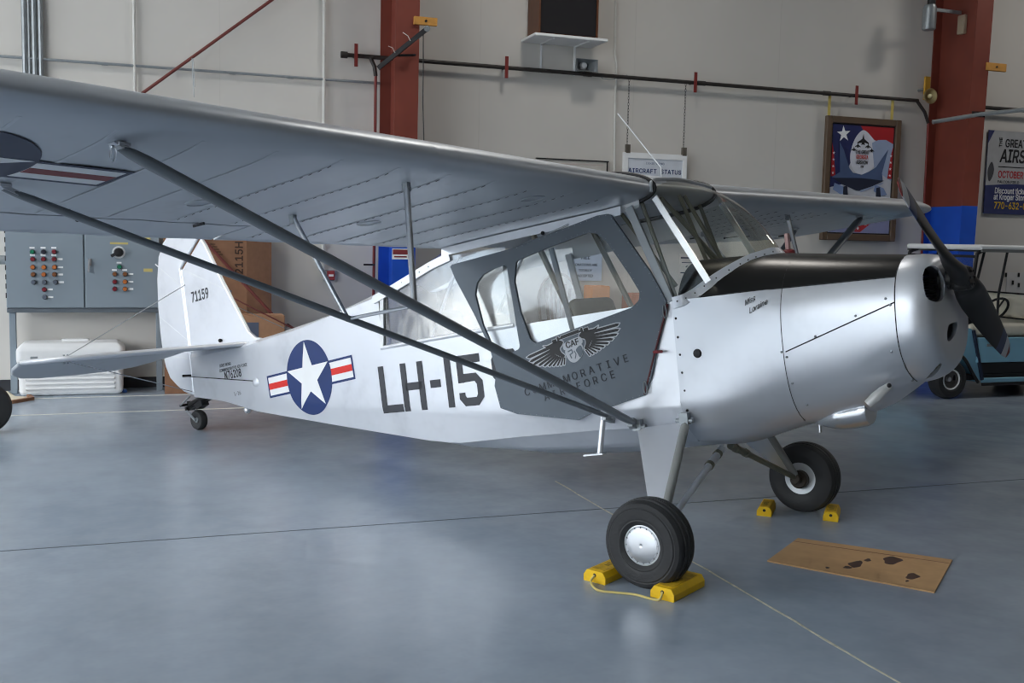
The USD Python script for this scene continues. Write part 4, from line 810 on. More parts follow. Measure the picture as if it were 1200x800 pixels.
# ---- wings
m4 = .04; p4 = .4
def airfoil(n=30, thick=.132):
    x = (1-np.cos(np.linspace(0, np.pi, n)))/2; yt = 5*thick*(.2969*np.sqrt(x)-.1260*x-.3516*x**2+.2843*x**3-.1036*x**4)
    yc = np.where(x < p4, m4/p4**2*(2*p4*x-x*x), m4/(1-p4)**2*((1-2*p4)+2*p4*x-x*x)); return x, yc+yt, yc-yt
AFX, AFU, AFL = airfoil()
CH = 1.50; XLE = -1.373
def wing_z(side, y): a = abs(y)-.33; return .630+a*(.0277 if side < 0 else .0194)
def chord_line(side, ya):
    """leading and trailing edge x at distance ya from the centre line"""
    le = XLE-I3(ya, [4.55, 4.8, 4.95, 5.05, 5.12], [0, .03, .09, .2, .36]); te = XLE-CH+I3(ya, [4.2, 4.5, 4.75, 4.95, 5.05, 5.12], [0, .05, .18, .42, .66, 1.0])
    return le, te
def inc_z(side, ya, x): return wing_z(side, ya)-(XLE-x)*math.tan(math.radians(I3(ya, [0, .33, 4.33, 5.2], [5.5, 5.52, 6.62, 6.7] if side < 0 else [5.5, 5.5, 4.28, 4.0])))
RIBS = np.arange(.36, 4.9, .305)
def wing_ring(side, ya, f0=0., f1=1., scallop=True):
    le, te = chord_line(side, ya); c = le-te; tk = min(1., I3(ya, [4.5, 4.95, 5.12], [1, .8, .35]))
    sel = (AFX >= f0-1e-9) & (AFX <= f1+1e-9); xx = np.unique(np.concatenate([AFX[sel], [f0, f1]])); up = np.interp(xx, AFX, AFU); lo = np.interp(xx, AFX, AFL)
    mid = (up+lo)/2; up = mid+(up-mid)*tk; lo = mid+(lo-mid)*tk
    sg_ = .004*abs(math.sin(np.pi*(ya-.36)/.305)) if scallop else 0
    pu = [(le-c*a, inc_z(side, ya, le-c*a)+b*c - sg_*(1 if a > .1 else 0)) for a, b in zip(xx, up)]; pl = [(le-c*a, inc_z(side, ya, le-c*a)+b*c + sg_*(1 if a > .1 else 0)) for a, b in zip(xx, lo)]
    r = pu[::-1]+(pl[1:] if f0 == 0 else pl)
    if f1 == 1.0: pass
    return np.array([(x, side*ya, z) for x, z in r])
AIL0, AIL1, AILF = 2.05, 4.30, .80
def wing_low(side, ya, x):
    le, te = chord_line(side, ya); c = le-te; a = (le-x)/c; return inc_z(side, ya, x)+float(np.interp(a, AFX, AFL))*c
for side in (-1, 1):
    nm = 'wing'
    ys1 = np.arange(.34, AIL0+1e-6, .0762/1.0); ys1[-1] = AIL0
    W1 = loft([wing_ring(side, y) for y in np.append(ys1, AIL0) if True], True, True)
    ys2 = np.linspace(AIL0, AIL1, 32); W2 = loft([wing_ring(side, y, 0, AILF) for y in ys2], True, True)
    ys3 = np.concatenate([np.linspace(AIL1, 4.75, 8), [4.85, 4.95, 5.0, 5.05, 5.09, 5.12]]); W3 = loft([wing_ring(side, y) for y in ys3], True, True)
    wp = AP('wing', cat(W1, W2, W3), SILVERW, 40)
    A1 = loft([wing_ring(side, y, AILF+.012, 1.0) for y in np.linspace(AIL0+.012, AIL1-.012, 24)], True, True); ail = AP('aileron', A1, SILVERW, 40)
    for y in RIBS:
        if y > 4.7: continue
        f1_ = .79 if AIL0 < y < AIL1 else .97
        for wdt, ofs, mm, nm in ((.014, .0012, RIBT, 'rib_tape'),):
            R = []
            for a in np.linspace(.06, f1_, 16):
                x = XLE-CH*a; R.append([(x, side*(y-wdt/2), wing_low(side, y, x)-.0005), (x, side*(y-wdt/2), wing_low(side, y, x)-ofs), (x, side*(y+wdt/2), wing_low(side, y, x)-ofs), (x, side*(y+wdt/2), wing_low(side, y, x)-.0005)])
            sub(wp, nm, (lambda q: (q[0]-GB, q[1]))(vf(loft(R, True, True))), mm, 30)
        # stitching knots under the tape
        k = [cyl((XLE-CH*a, side*y-.003, wing_low(side, y, XLE-CH*a)-.0012), (XLE-CH*a-.024, side*y+.002, wing_low(side, y, XLE-CH*a-.024)-.0012), .0016, 4) for a in np.arange(.1, f1_-.03, .036)]
        if y < 2.5: sub(wp, 'rib_stitching', (lambda q: (q[0]-GB, q[1]))(vf(cat(*k))), LINE, False, kind='stuff')
    # root rubber strip
    rt = wing_ring(side, .34, 0, .36, False); c = rt.mean(0); o = rt.copy(); d = o-c; d /= np.linalg.norm(d, axis=1)[:, None]; o = o+d*.006
    k = np.argmin(rt[:, 0]); ro = tube(o+[0, side*.008, 0], .013, 8); AP('wing_root_seal', ro, BLK)
    # inspection rings
    for (x, y) in ((-1.62, 1.1), (-1.66, 3.75), (-2.35, 1.5), (-2.2, 2.6)):
        z = wing_low(side, y, x)-.003; q = np.array([(x+.06*math.cos(a), side*y+.06*math.sin(a), wing_low(side, y, x+.06*math.cos(a))-.002) for a in np.linspace(0, 2*np.pi, 25)[:-1]]); sub(wp, 'inspection_ring', (lambda q: (q[0]-GB, q[1]))(vf(tube(q, .003, 6, True))), SILVERW)
    for y in (2.35, 3.3, 4.1): x = XLE-CH*.79; z = wing_low(side, y, x); AP('aileron_hinge', bar((x+.03, side*y, z-.006), (x-.05, side*y, z-.008), .012, .006), DARKM)
    y = 3.02; x = XLE-CH*.74; z = wing_low(side, y, x); AP('aileron_pushrod', cat(tube([(x+.02, side*y, z+.005), (x-.01, side*y, z-.012), (x-.10, side*(y-.10), z-.018)], .005, 8), blob((x-.10, side*(y-.10), z-.018), .010, 1)), DARKM)
# cabin roof fairing between the wings, root fairing strips
def roof_ring(x, hw=.345):
    a = (XLE-x)/CH; zu = wing_z(-1, .34)-(XLE-x)*math.tan(math.radians(5.5))+float(np.interp(a, AFX, AFU))*CH+.004
    return [(x, y, zu+.012*(1-(y/hw)**2)) for y in np.linspace(-hw, hw, 13)]
R = [roof_ring(x) for x in np.linspace(XLE-.03, -2.86, 22)]; Rb = [[(x, y, z-.012) for x, y, z in r] for r in R]
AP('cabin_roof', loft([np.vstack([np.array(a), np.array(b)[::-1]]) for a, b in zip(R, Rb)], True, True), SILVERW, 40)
for side in (-1, 1):
    R = [[(x, side*.385, wing_low(side, .39, x)-.002), (x, side*.392, wing_low(side, .39, x)-.004), (x, side*.397, wing_low(side, .39, x)-.052), (x, side*.388, wing_low(side, .39, x)-.052)] for x in np.linspace(-1.56, -2.86, 14)]
    AP('wing_root_fairing', loft(R, True, True), SILVER, 30)
    R = [[(x, side*.36, wing_low(side, .36, x)+.12), (x, side*.365, wing_low(side, .36, x)+.12), (x, side*.365, wing_low(side, .36, x)-(.04 if side < 0 else .15)), (x, side*.36, wing_low(side, .36, x)-(.04 if side < 0 else .15))] for x in np.linspace(-1.46, -2.80, 10)]
    AP('headliner_side', loft(R, True, True), WHITE, 30)
hwc = .345; ncs = []
for y in np.linspace(-hwc, hwc, 13):
    r = wing_ring(-1, .34, 0, .10, False); ncs.append(np.column_stack([r[:, 0]+.004, np.full(len(r), y), r[:, 2]+.004+.006*(1-(y/hwc)**2)]))
AP('centre_section_nose', loft(ncs, False, False), SILVERW, 40)
# whip antenna on the roof
q = body(775, 206, -.0); q2 = body(774.5, 196, -.0); q3 = body(724, 133, -.0); AP('whip_antenna', tube([q-[0, 0, .03], q, q2, q3], .0035, 8), WHITE)
# ---- struts
def at_low(px, py, dz=.0):
    z = .6
    for _ in range(12): q = body_z(px, py, z); z = wing_low(-1, abs(q[1]), q[0])-dz
    return q
fs_t, rs_t = at_low(141, 174, .015), at_low(3, 221.5, .015)
fs_b, rs_b = body(742, 496, -.425), body(712, 488, -.425)
def mir(p): return np.array([p[0], -p[1], p[2]])
def mirz(p, dz=0.): return np.array([p[0], -p[1], p[2]+dz])
dz_f = wing_low(1, -fs_t[1], fs_t[0])-wing_low(-1, -fs_t[1], fs_t[0]); dz_r = wing_low(1, -rs_t[1], rs_t[0])-wing_low(-1, -rs_t[1], rs_t[0])
for side in (-1, 1):
    mm = (lambda p, d=0.: np.asarray(p)) if side < 0 else mirz
    ft, rt = (fs_t, rs_t) if side < 0 else (mirz(fs_t, dz_f), mirz(rs_t, dz_r)); fb, rb_ = mm(fs_b), mm(rs_b)
    AP('lift_strut', airstrut(fb, ft, .072, .034), STRUTM, 40, label='front lift strut'); AP('lift_strut', airstrut(rb_, rt, .050, .026), STRUTM, 40, label='rear lift strut')
    for t_, b_ in ((ft, fb), (rt, rb_)):
        d = (t_-b_)/np.linalg.norm(t_-b_); AP('strut_fitting', cat(bar(t_-d*.05, t_+d*.03+[0, 0, .01], .04, .016, (1, 0, 0)), bar(t_+[.03, 0, .01], t_+[-.03, 0, .01], .04, .01, (0, 1, 0))), SILVERW)
        AP('strut_fitting', cat(bar(b_-d*.05, b_+d*.03, .05, .03, (0, 0, 1)), cyl(b_-d*.02-[.03, 0, 0], b_-d*.02+[.03, 0, 0], .011)), GALV)
    if side < 0: AP('tie_down_ring', tube(np.array([at_low(132.5+3*math.cos(a), 180+9*math.sin(a), .03) for a in np.linspace(0, 2*np.pi, 15)[:-1]]), .004, 6, True), POLISH)
    def onstrut(b_, t_, px, py):
        best = min(((np.hypot(*(np.array(project(b_+(t_-b_)*s))-[px, py])), s) for s in np.linspace(.05, .95, 181))); return b_+(t_-b_)*best[1]
    def project(p): d = b2w(p)-CP; z = d@CFW; return 600+CF*(d@CR)/z, 400-CF*(d@CU)/z
    if side < 0: J = [at_low(476, 215), onstrut(fs_b, fs_t, 488, 351), at_low(343, 253), onstrut(rs_b, rs_t, 413, 362)]
    j = J if side < 0 else [mirz(J[0], wing_low(1, -J[0][1], J[0][0])-wing_low(-1, -J[0][1], J[0][0])), fb+(ft-fb)*(np.linalg.norm(J[1]-fs_b)/np.linalg.norm(fs_t-fs_b)), mirz(J[2], wing_low(1, -J[2][1], J[2][0])-wing_low(-1, -J[2][1], J[2][0])), rb_+(rt-rb_)*(np.linalg.norm(J[3]-rs_b)/np.linalg.norm(rs_t-rs_b))]
    AP('jury_strut', airstrut(j[1], j[0], .032, .020, 16), POLISH); AP('jury_strut', airstrut(j[3], j[2], .024, .016, 16), POLISH); AP('jury_cross_tube', tube([j[1], j[3]], .008, 10), POLISH)
    for p in (j[0], j[2]): AP('jury_clip', cat(bar(p+[.0, 0, .012], p-[0, 0, .035], .028, .022, (1, 0, 0)), cyl(p-[.02, 0, .02], p+[.02, 0, -.02], .006, 8)), GALV)
    for p in (j[1], j[3]): AP('jury_clip', blob(p, .014, 1), DARKM)
# ---- landing gear
AXL = np.array([-1.225, -.92, -1.131]); RT = .207
WGND = lambda p: p
WK = 1.05
def wheel(c, side, name='main_wheel'):
    """tyre, rim and cap turning about the y axis; the outer face looks to 'side'"""
    ax = np.array([0, side, -.0]); 
    prof = [(.085, -.06), (.095, -.075), (.13, -.086), (.165, -.086), (.19, -.074), (.2, -.055), (.2005, -.044), (.197, -.042), (.197, -.036), (.2045, -.034), (.2055, -.016), (.2, -.014), (.2, -.008), (.207, -.006), (.207, .006), (.2, .008), (.2, .014), (.2055, .016), (.2045, .034), (.197, .036), (.197, .042), (.2005, .044), (.2, .055), (.19, .074), (.178, .081), (.174, .0835), (.168, .0825), (.164, .0865), (.13, .087), (.118, .083), (.112, .085), (.095, .075), (.085, .06)]
    prof = [(a*WK, b) for a, b in prof]; w = AP('tyre', lathe_at(prof, c, ax, 64), RUB, 30)
    R = lambda p, n=48: RR([(a*1.09, b) for a, b in p], n)
    RR = lambda p, n=48: (lambda q: (q[0]-GB, q[1]))(vf(lathe_at(p, c, ax, n)))
    sub(w, 'rim', R([(.03, -.06), (.06, -.062), (.075, -.07), (.09, -.072), (.092, -.06), (.084, -.05), (.08, .0), (.084, .05), (.092, .06), (.09, .070), (.083, .073), (.078, .066), (.02, .06), (.02, -.06)]), RIMM)
    sub(w, 'hub_cap', R([(0, .0795), (.004, .0800), (.007, .0815), (.012, .0825), (.03, .0818), (.05, .0795), (.066, .0760), (.0735, .0735), (.0745, .0715), (.0785, .071), (.0785, .06)]), POLISH, label='polished convex hub cap')
    for a in np.arange(16)*np.pi/8:
        q = np.asarray(c)+[.0835*math.cos(a), side*.0718, .0835*math.sin(a)]; sub(w, 'cap_notch', (lambda q: (q[0]-GB, q[1]))(vf(cat(bar(q-[.006*math.cos(a), 0, .006*math.sin(a)], q+[.006*math.cos(a), 0, .006*math.sin(a)], .003, .003)))), LINE, False)
    return w
for side in (-1, 1):
    ms = (lambda p: np.array(p, float)) if side < 0 else mir
    wc = ms([AXL[0], -.948, AXL[2]+.010]); wheel(wc, side)
    a_r, a_f, ax_ = ms(body(748, 503, -.40)), ms(body(803, 496, -.40)), ms([-1.235, -.83, -1.10])
    AP('gear_leg', airstrut(ax_, a_f, .05, .04, 16), mat('gear_tube', srgb(146, 148, 146), .45, .4), 40)
    foot_r, foot_f = ms([-1.283, -.81, -1.075]), ms([-1.222, -.81, -1.08])
    n_ = np.cross(a_f-a_r, foot_r-a_r); n_ /= np.linalg.norm(n_)
    AP('gear_fairing', trimesh.convex.convex_hull(np.array([p+n_*s for p in (a_r, a_f, foot_f, foot_r) for s in (-.011, .011)])), SILVER, 30)
    for p in (a_r, a_f): AP('gear_fitting', cat(bar(p+[-.025, 0, .025], p+[.025, 0, .025], .06, .036, (0, 0, 1)), cyl(p+[-.05, 0, .015], p+[.05, 0, .015], .014)), GALV)
    cen = ms([-1.26, -.05, -.80]); AP('shock_strut', tube([cen, cen+(ax_-cen)*.25, cen+(ax_-cen)*.26, ax_-[0, 0, .01]], [.021, .021, .017, .017], 14), SILVERW if side < 0 else OLIVE)
    for s in (.08, .22): q = cen+(ax_-cen)*s; d = (ax_-cen)/np.linalg.norm(ax_-cen); AP('shock_collar', tube([q-d*.012, q+d*.012], .025, 14), OLIVE)
    AP('axle', cyl(ms([-1.225, -.80, -1.11]), ms([-1.225, -.90, -1.131]), .028), GRIME)
    AP('brake_drum', lathe_at([(0, -.02), (.045, -.02), (.055, -.01), (.055, .03), (0, .03)], ms([-1.225, -.86, -1.125]), (0, 1, 0), 24), GRIME)
    if False: AP('brake_line', tube([ms([-1.25, -.83, -1.08]), ms([-1.262, -.6, -.985]), ms([-1.272, -.3, -.872])], .004, 6), DARKM)
# boarding step under the door
s0, s1 = body(707, 487, -.42), body(703, 531, -.46)
AP('boarding_step', cat(tube([s0, s1], .016, 14)), SILVER); AP('step_plate', bar(s1+[.03, 0, 0], body(686, 533, -.47), .05, .008, (0, 1, 0)), POLISH)
# ---- tail wheel
tw = w2b([0, 0, 0]); 
gq = groundp(236, 503); tq = w2b(gq+np.array([0, 0, .084])); tq[1] = 0
# keep the wheel on the floor
tq = w2b(b2w(tq)*[1, 1, 0]+[0, 0, .084])
wv = lathe_at([(.02, -.02), (.055, -.034), (.074, -.032), (.084, -.014), (.084, .014), (.074, .032), (.055, .034), (.02, .02)], tq, (0, 1, 0), 40); twp = AP('tail_tyre', wv, RUB)
sub(twp, 'hub', (lambda q: (q[0]-GB, q[1]))(vf(lathe_at([(0, -.03), (.02, -.03), (.024, -.02), (.04, -.018), (.04, .018), (.024, .02), (.02, .03), (0, .03)], tq, (0, 1, 0), 24))), GALV)
up = body(222, 478, 0)
for s in (-1, 1): AP('tail_fork', cat(bar(tq+[0, s*.038, 0], up+[0, s*.038, -.01], .022, .006, (1, 0, 0))), GALV)
AP('tail_fork', cat(bar(up+[0.01, -.045, 0], up+[.01, .045, 0], .03, .02)), DARKM, label='fork crown')
AP('leaf_spring', cat(*[bar(body(224, 480-2.2*k, 0), body(247-4*k, 467-1.5*k, 0), .05, .007, (0, 1, 0)) for k in range(3)]), DARKM)
AP('tail_damper', tube([up+[.02, 0, .03], body(243, 462, 0)], .022, 10), DARKM); AP('spring_clamp', bar(body(233, 476, -.03), body(240, 471, -.03), .07, .05, (0, 1, 0)), DARKM)
AP('steering_arm', cat(bar(up+[0, -.09, .03], up+[0, .09, .03], .02, .008), cyl(up-[0, 0, .02], up+[0, 0, .06], .018)), DARKM)
for s in (-1, 1): AP('steering_spring', tube([up+[0, s*.085, .03], body(229, 463, 0)+[0, s*.05, .0]], .007, 8), GALV)
# ---- tail surfaces
def plate_xz(pts, t, r, y=0., step=.035):
    v, f = puffy(smooth_ if isinstance(pts, sg.Polygon) and False else (pts if isinstance(pts, sg.Polygon) else sg.Polygon(pts)), t, r, step); return np.column_stack([v[:, 0], y+v[:, 2], v[:, 1]]), f[:, ::-1]
finp = sg.Polygon([(-6.035, -.02), (-5.35, -.02), (-5.10, .055), (-5.20, .075), (-5.27, .125), (-5.33, .22), (-5.41, .345), (-5.534, .54), (-5.64, .72), (-5.72, .86), (-5.77, .925), (-6.07, .69)])
AP('fin', plate_xz(finp, .032, .013), SILVER, 30)
rud = sg.Polygon([(-6.05, -.362), (-6.107, -.354), (-6.20, -.325), (-6.29, -.27), (-6.38, -.20), (-6.43, -.10), (-6.455, .05), (-6.462, .2), (-6.46, .41), (-6.435, .65), (-6.385, .84), (-6.30, .95), (-6.18, 1.03), (-6.02, 1.07), (-5.90, 1.06), (-5.80, 1.01), (-5.785, .945), (-6.085, .705), (-6.058, .2)])
rp_ = AP('rudder', plate_xz(rud.buffer(-.004), .032, .013), SILVER, 30)
AP('rudder_hinge_post', tube([(-6.052, 0, -.365), (-6.05, 0, .2), (-6.076, 0, .695)], .016, 10), SILVER)
for a, b in (((-6.09, .55), (-6.43, .78)), ((-6.07, .1), (-6.44, .33)), ((-6.07, -.05), (-6.43, .0))): sub(rp_, 'rib_tape', (lambda q: (q[0]-GB, q[1]))(vf(bar((a[0], -.0162, a[1]), (b[0], -.0162, b[1]), .009, .002, (0, 0, 1)))), mat('tape_light', srgb(226, 229, 233), .5, .3))
fa_, fb_ = body(216, 317, -.0165), body(263, 338.5, -.0165); AP('fin_rib_tape', bar(fa_, fb_, .010, .002, (0, 0, 1)), mat('tape_light', (0, 0, 0)))
# horizontal tail: fixed stabilizer and drooped elevators
HZ = .03; dl = math.radians(16)
for side in (-1, 1):
    st = sg.Polygon([(-5.25, .02), (-5.34, .35), (-5.42, .7), (-5.52, 1.1), (-5.60, 1.33), (-5.68, 1.43), (-5.80, 1.475), (-5.95, 1.48), (-6.012, 1.48), (-6.012, .02)])
    v, f = puffy(st, .038, .03, .05); AP('stabilizer', (np.column_stack([v[:, 0], side*v[:, 1], HZ+v[:, 2]]), f), SILVER, 30)
    el = sg.Polygon([(0.006, .07), (.006, 1.48), (.15, 1.465), (.28, 1.41), (.37, 1.31), (.415, 1.15), (.42, .8), (.40, .52), (.34, .36), (.22, .22), (.1, .12)])
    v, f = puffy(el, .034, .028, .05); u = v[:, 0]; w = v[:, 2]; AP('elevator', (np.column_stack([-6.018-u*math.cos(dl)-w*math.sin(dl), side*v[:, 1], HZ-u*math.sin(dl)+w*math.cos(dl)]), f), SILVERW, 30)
    for y in (.3, .8, 1.3): AP('elevator_hinge', cyl((-6.015, side*(y-.03), HZ), (-6.015, side*(y+.03), HZ), .014, 10), DARKM)
    wt_ = np.array([-5.95, side*1.16, HZ+.015]); AP('bracing_wire', tube([wt_, (-6.04, side*.012, .565)], .0035, 6), GALV); wb_ = np.array([-5.95, side*1.16, HZ-.015]); AP('bracing_wire', tube([wb_, (-6.03, side*.02, -.33)], .0035, 6), POLISH)
    AP('wire_tab', cat(*[box(-5.98+k*.05, -5.965+k*.05, side*1.16-.004, side*1.16+.004, HZ, HZ+.035) for k in (0, 1)], *[box(-5.98+k*.05, -5.965+k*.05, side*1.16-.004, side*1.16+.004, HZ-.035, HZ) for k in (0, 1)]), GALV)
    AP('rudder_horn', bar((-6.07, side*.01, -.19), (-6.085, side*.09, -.185), .02, .006), DARKM)
    AP('control_cable', tube([(-6.085, side*.085, -.187), (side_y(-5.13, -.26)*0-5.13, side*(-side_y(-5.13, -.26)+.012), -.262)], .0035, 6), DARKM)
    AP('cable_fairing', trimesh.convex.convex_hull(np.array([(-5.10+.055*math.cos(a), side*(-side_y(-5.1, -.27)+h_), -.275+.045*math.sin(a)) for a in np.linspace(0, 6.2, 14) for h_ in (-.005,)]+[(-5.11, side*(-side_y(-5.1, -.27)+.02), -.27), (-5.08, side*(-side_y(-5.1, -.27)+.012), -.29)])), SILVER)
AP('tail_light_stub', blob(body(290, 480, -.02), .03, 1), SILVER)
AP('fin_attach_bolt', cat(*[cyl((-5.62+0, -.03, z), (-5.62, .03, z), .012, 8) for z in (.075,)], blob((-5.62, -.03, .075), .016, 1)), DARKM)
# ---- cabin: windows, frames, door
def wside(x, z, o=0.): return np.array([x, side_y(x, z)-o, z])
def strip(pts, w, t, m, name, o=.004, parent=None, label=None):
    """flat metal strip laid along points on the right side"""
    for a, b in zip(pts[:-1], pts[1:]): AP(name, bar(a, b, w, t, np.cross(np.asarray(b)-a, [0, 1., 0])), m, label=label)
for side in (-1, 1):
    fl = (lambda p: np.array(p)) if side < 0 else mir
    y_ = lambda x, z, o=0.: fl(wside(x, z, o))
    post_b, post_t = y_(-3.56, ZS(-3.56)), y_(-3.52, ZT(-3.52))
    top2 = y_(-3.03, .40); top3 = y_(-2.86, .435)
    AP('window_frame', bar(post_b-[.012, 0, 0], post_t-[.012, 0, 0], .03, .012, (1, 0, 0)), WHITE)
    AP('window_frame', bar(post_t-[.10, 0, .035], top2, .05, .014, (0, 0, 1)), SILVER); AP('window_frame', bar(top2, top3, .05, .014, (0, 0, 1)), SILVER)
    for s in np.linspace(.05, .95, 6):
        q = post_t+(top2-post_t)*s; AP('frame_screw', blob(q-[0, -side*-.009 if False else (.009 if side < 0 else -.009), 0], .005, 1), GALV)
    sx = np.linspace(-3.58, -2.36, 10); AP('sill_tube', tube([y_(x, ZS(x)+.004, -.004) for x in sx], .014, 10), SILVER)
    AP('window_post', bar(y_(-2.36, ZS(-2.36), -.006), y_(-2.42, .40, -.03), .045, .014, (1, 0, 0)), WHITE)
    pv = [y_(-3.545, ZS(-3.56)), y_(-3.51, ZT(-3.52)-.01), y_(-3.03, .40), y_(-2.86, .44), y_(-2.40, .44), y_(-2.37, ZS(-2.37))]
    pp = np.array([p+[0, side*-.008, 0] for p in pv]); c = pp.mean(0)
    n = len(pp); tri = np.array([[0, 1, 2], [0, 2, 5], [2, 3, 5], [3, 4, 5]]); front = pp+[0, -side*-.0 , 0]; back_ = pp-[0, side*.003, 0]
    f = np.vstack([tri, tri[:, ::-1]+n]+[[[i, (i+1) % n, n+(i+1) % n], [i, n+(i+1) % n, n+i]] for i in range(n)]); AP('rear_side_window', (np.vstack([front, back_]), f), PANEC, False)
    lx = np.array([-3.548, -3.37]); lv = [y_(lx[0], ZS(lx[0])+.0, -.022), y_(lx[1], ZS(lx[1]), -.022), y_(lx[1], ZT(lx[1])-.02, -.022), y_(lx[0], ZT(lx[0])-.01, -.022)]
    lv = np.array(lv); lb = lv-[0, side*.006, 0]; AP('side_lining', trimesh.convex.convex_hull(np.vstack([lv, lb])), INTER)
    # crossing tube behind the glass and the vertical stiffener
    AP('cabin_tube', tube([fl([-3.10, -.29, -.06]), fl([-2.78, -.31, .42])], .011, 8), SILVER)
# upper rear glazing from the deck to the wing roots
R = []
for t in np.linspace(0, 1, 6):
    x = -3.55+(.66)*t; zt = ZT(x); zc = .345+(.60-.345)*t; w = W_(x)*.95; R.append([(x, y, zt+(zc-zt)*(1-abs(y/w)**1.6)) for y in np.linspace(-w, w, 13)])
R2 = [[(x, y, z-.003) for x, y, z in r] for r in R]; AP('rear_top_window', loft([np.vstack([np.array(a), np.array(b)[::-1]]) for a, b in zip(R, R2)], True, True), PANE, 40)
# interior: floor, dark rear panel, seats, panel
AP('cabin_floor', box(-2.9, -1.35, -.28, .28, -.62, -.60), INTER)
AP('baggage_panel', cat(bar((-3.50, -.26, .05), (-3.50, .26, .05), .42, .012, (0, 0, 1))), INTER)
AP('baggage_bag', rbox(-3.34, -3.16, -.19, .14, -.22, .12, .05), mat('olive_bag', srgb(92, 96, 92), .85, 0, .3, 14))
def seat(x, zt, nm):
    a = AP(nm, rbox(x-.05, x+.42, -.22, .22, -.42, -.30, .05), SEAT)
    b = m3.Manifold.batch_hull([m3.Manifold.sphere(.045, 16).translate((x+dx, y, z)) for dx, z in ((.0, -.38), (-.13, zt)) for y in (-.17, .17)]); sub(a, 'backrest', (lambda q: (q[0]-GB, q[1]))(vf(b)), SEAT)
seat(-1.93, .05, 'front_seat'); seat(-2.75, .02, 'rear_seat')
hp = [(-1.285, y, CT(-1.3)-.01-.30*abs(y/.385)**2.6) for y in np.linspace(-.385, .385, 15)]; hp = hp+[(-1.285, .385, -.2), (-1.285, -.385, -.2)]
v, f = vf(extrude(sg.Polygon([(p[1], p[2]) for p in hp]), .012)); AP('instrument_panel', (np.column_stack([v[:, 2]-1.298, v[:, 0], v[:, 1]]), f), BLK)
AP('panel_knob', blob((-1.30, -.33, .03), .014, 1), WHITE)
for side in (-1, 1):
    fl = (lambda p: np.array(p, float)) if side < 0 else mir
    # windshield A frame: flat post, tubes, outside joint strip
    a, b = fl(body(786, 353, -.395)), fl(body(737, 243, -.385))
    AP('door_post', bar(a, b, .045, .016, (1, 0, 0)), STRUTM if False else mat('frame_silver', srgb(150, 156, 160), .4, .3))
    AP('cabin_tube', tube([a+[.01, side*-.05, 0], b+[.04, side*-.05, .06]], .012, 8), OLIVE)
    AP('windshield_strip', bar(fl(body(830, 330, -.375)), fl(body(767, 231, -.385)), .035, .006, (1, 0, 0)), POLISH)
    AP('cabin_tube', tube([fl([-1.30, -.33, .10]), fl([-1.62, -.33, .56])], .012, 8), OLIVE)
    AP('cabin_tube', tube([fl([-2.05, -.34, -.55]), fl([-1.98, -.34, .0]), fl([-2.22, -.33, .53])], .018, 10), mat('tube_beige', srgb(150, 148, 134), .5, .2))
for a, b in (((-1.22, -.10, .20), (-1.42, -.02, .66)), ((-1.22, .10, .20), (-1.42, .02, .66)), ((-1.2, .0, .21), (-1.45, -.20, .63))): AP('windshield_brace', tube([a, b], .012, 8), OLIVE)
AP('windshield_brace', tube([(-1.45, -.33, .62), (-1.45, .33, .62)], .013, 8), OLIVE, label='cross tube')
def resamp(p, n): L = np.concatenate([[0], np.cumsum(np.linalg.norm(np.diff(p, axis=0), axis=1))]); t = np.linspace(0, L[-1], n); return np.column_stack([np.interp(t, L, p[:, k]) for k in range(3)])
# windshield: wraparound plexiglass from the cowl line to the wing leading edges
def on_dome(px_, py_, off=0.):                          # where a pixel's ray first meets the cowl top
    for y in np.linspace(-.388, .02, 600):
        q = body(px_, py_, y)
        if -1.32 < q[0] < -.2 and CZ0+(CT(q[0])-CZ0)*max(0, 1-(abs(y)/W_(q[0]))**cowl_n(q[0], 1))**(1/cowl_n(q[0], 1)) >= q[2]: return q
    return body(px_, py_, -.1)
base = [on_dome(830, 329), on_dome(850, 317), on_dome(868, 308), on_dome(880, 302.5), on_dome(893, 299.5)]
base += [np.array([-.862, -.06, CT(-.862)]), np.array([-.845, 0, CT(-.845)+.002])]
base = np.array(base); base = np.vstack([base, (base*[1, -1, 1])[::-1][1:]]); bs = resamp(catmull(base, 6), 61)
topc = [(-1.375, -.385, .60), (-1.385, -.36, .65), (-1.40, -.30, .672), (-1.41, -.2, .682), (-1.41, -.1, .690), (-1.41, 0, .692)]; topc = np.array(topc); topc = np.vstack([topc, (topc*[1, -1, 1])[::-1][1:]]); tc = resamp(catmull(topc, 6), 61)
R = []
for t in np.linspace(0, 1, 12):
    p = bs+(tc-bs)*t; k = math.sin(np.pi*t); cen = np.clip(1-(np.abs(p[:, 1])/.40)**2.5, 0, 1); p = p+np.column_stack([.05*k*cen, np.zeros(len(p)), .06*k*cen]); R.append(p)
R2 = [r-[.003, 0, .002] for r in R]; AP('windshield', loft(R, False, False), PANEW, 60)
AP('windshield_top_strip', tube(tc+[.006, 0, .006], .010, 8), SILVERW)
for side in (1, -1):
    fl = (lambda p: np.array(p, float)) if side < 0 else mir
    q = np.array([fl(body(792, 350, -.388)), fl(body(829, 331, -.376)), fl(body(767, 233, -.383)), fl(body(741, 242, -.385))]); qb = q-[0, -side*-.0, 0]+[0, -side*.003, 0]
    AP('quarter_window', (np.vstack([q, qb]), np.array([[0, 1, 2], [0, 2, 3], [6, 5, 4], [7, 6, 4], [0, 4, 5], [0, 5, 1], [1, 5, 6], [1, 6, 2], [2, 6, 7], [2, 7, 3], [3, 7, 4], [3, 4, 0]])), PANE, False)
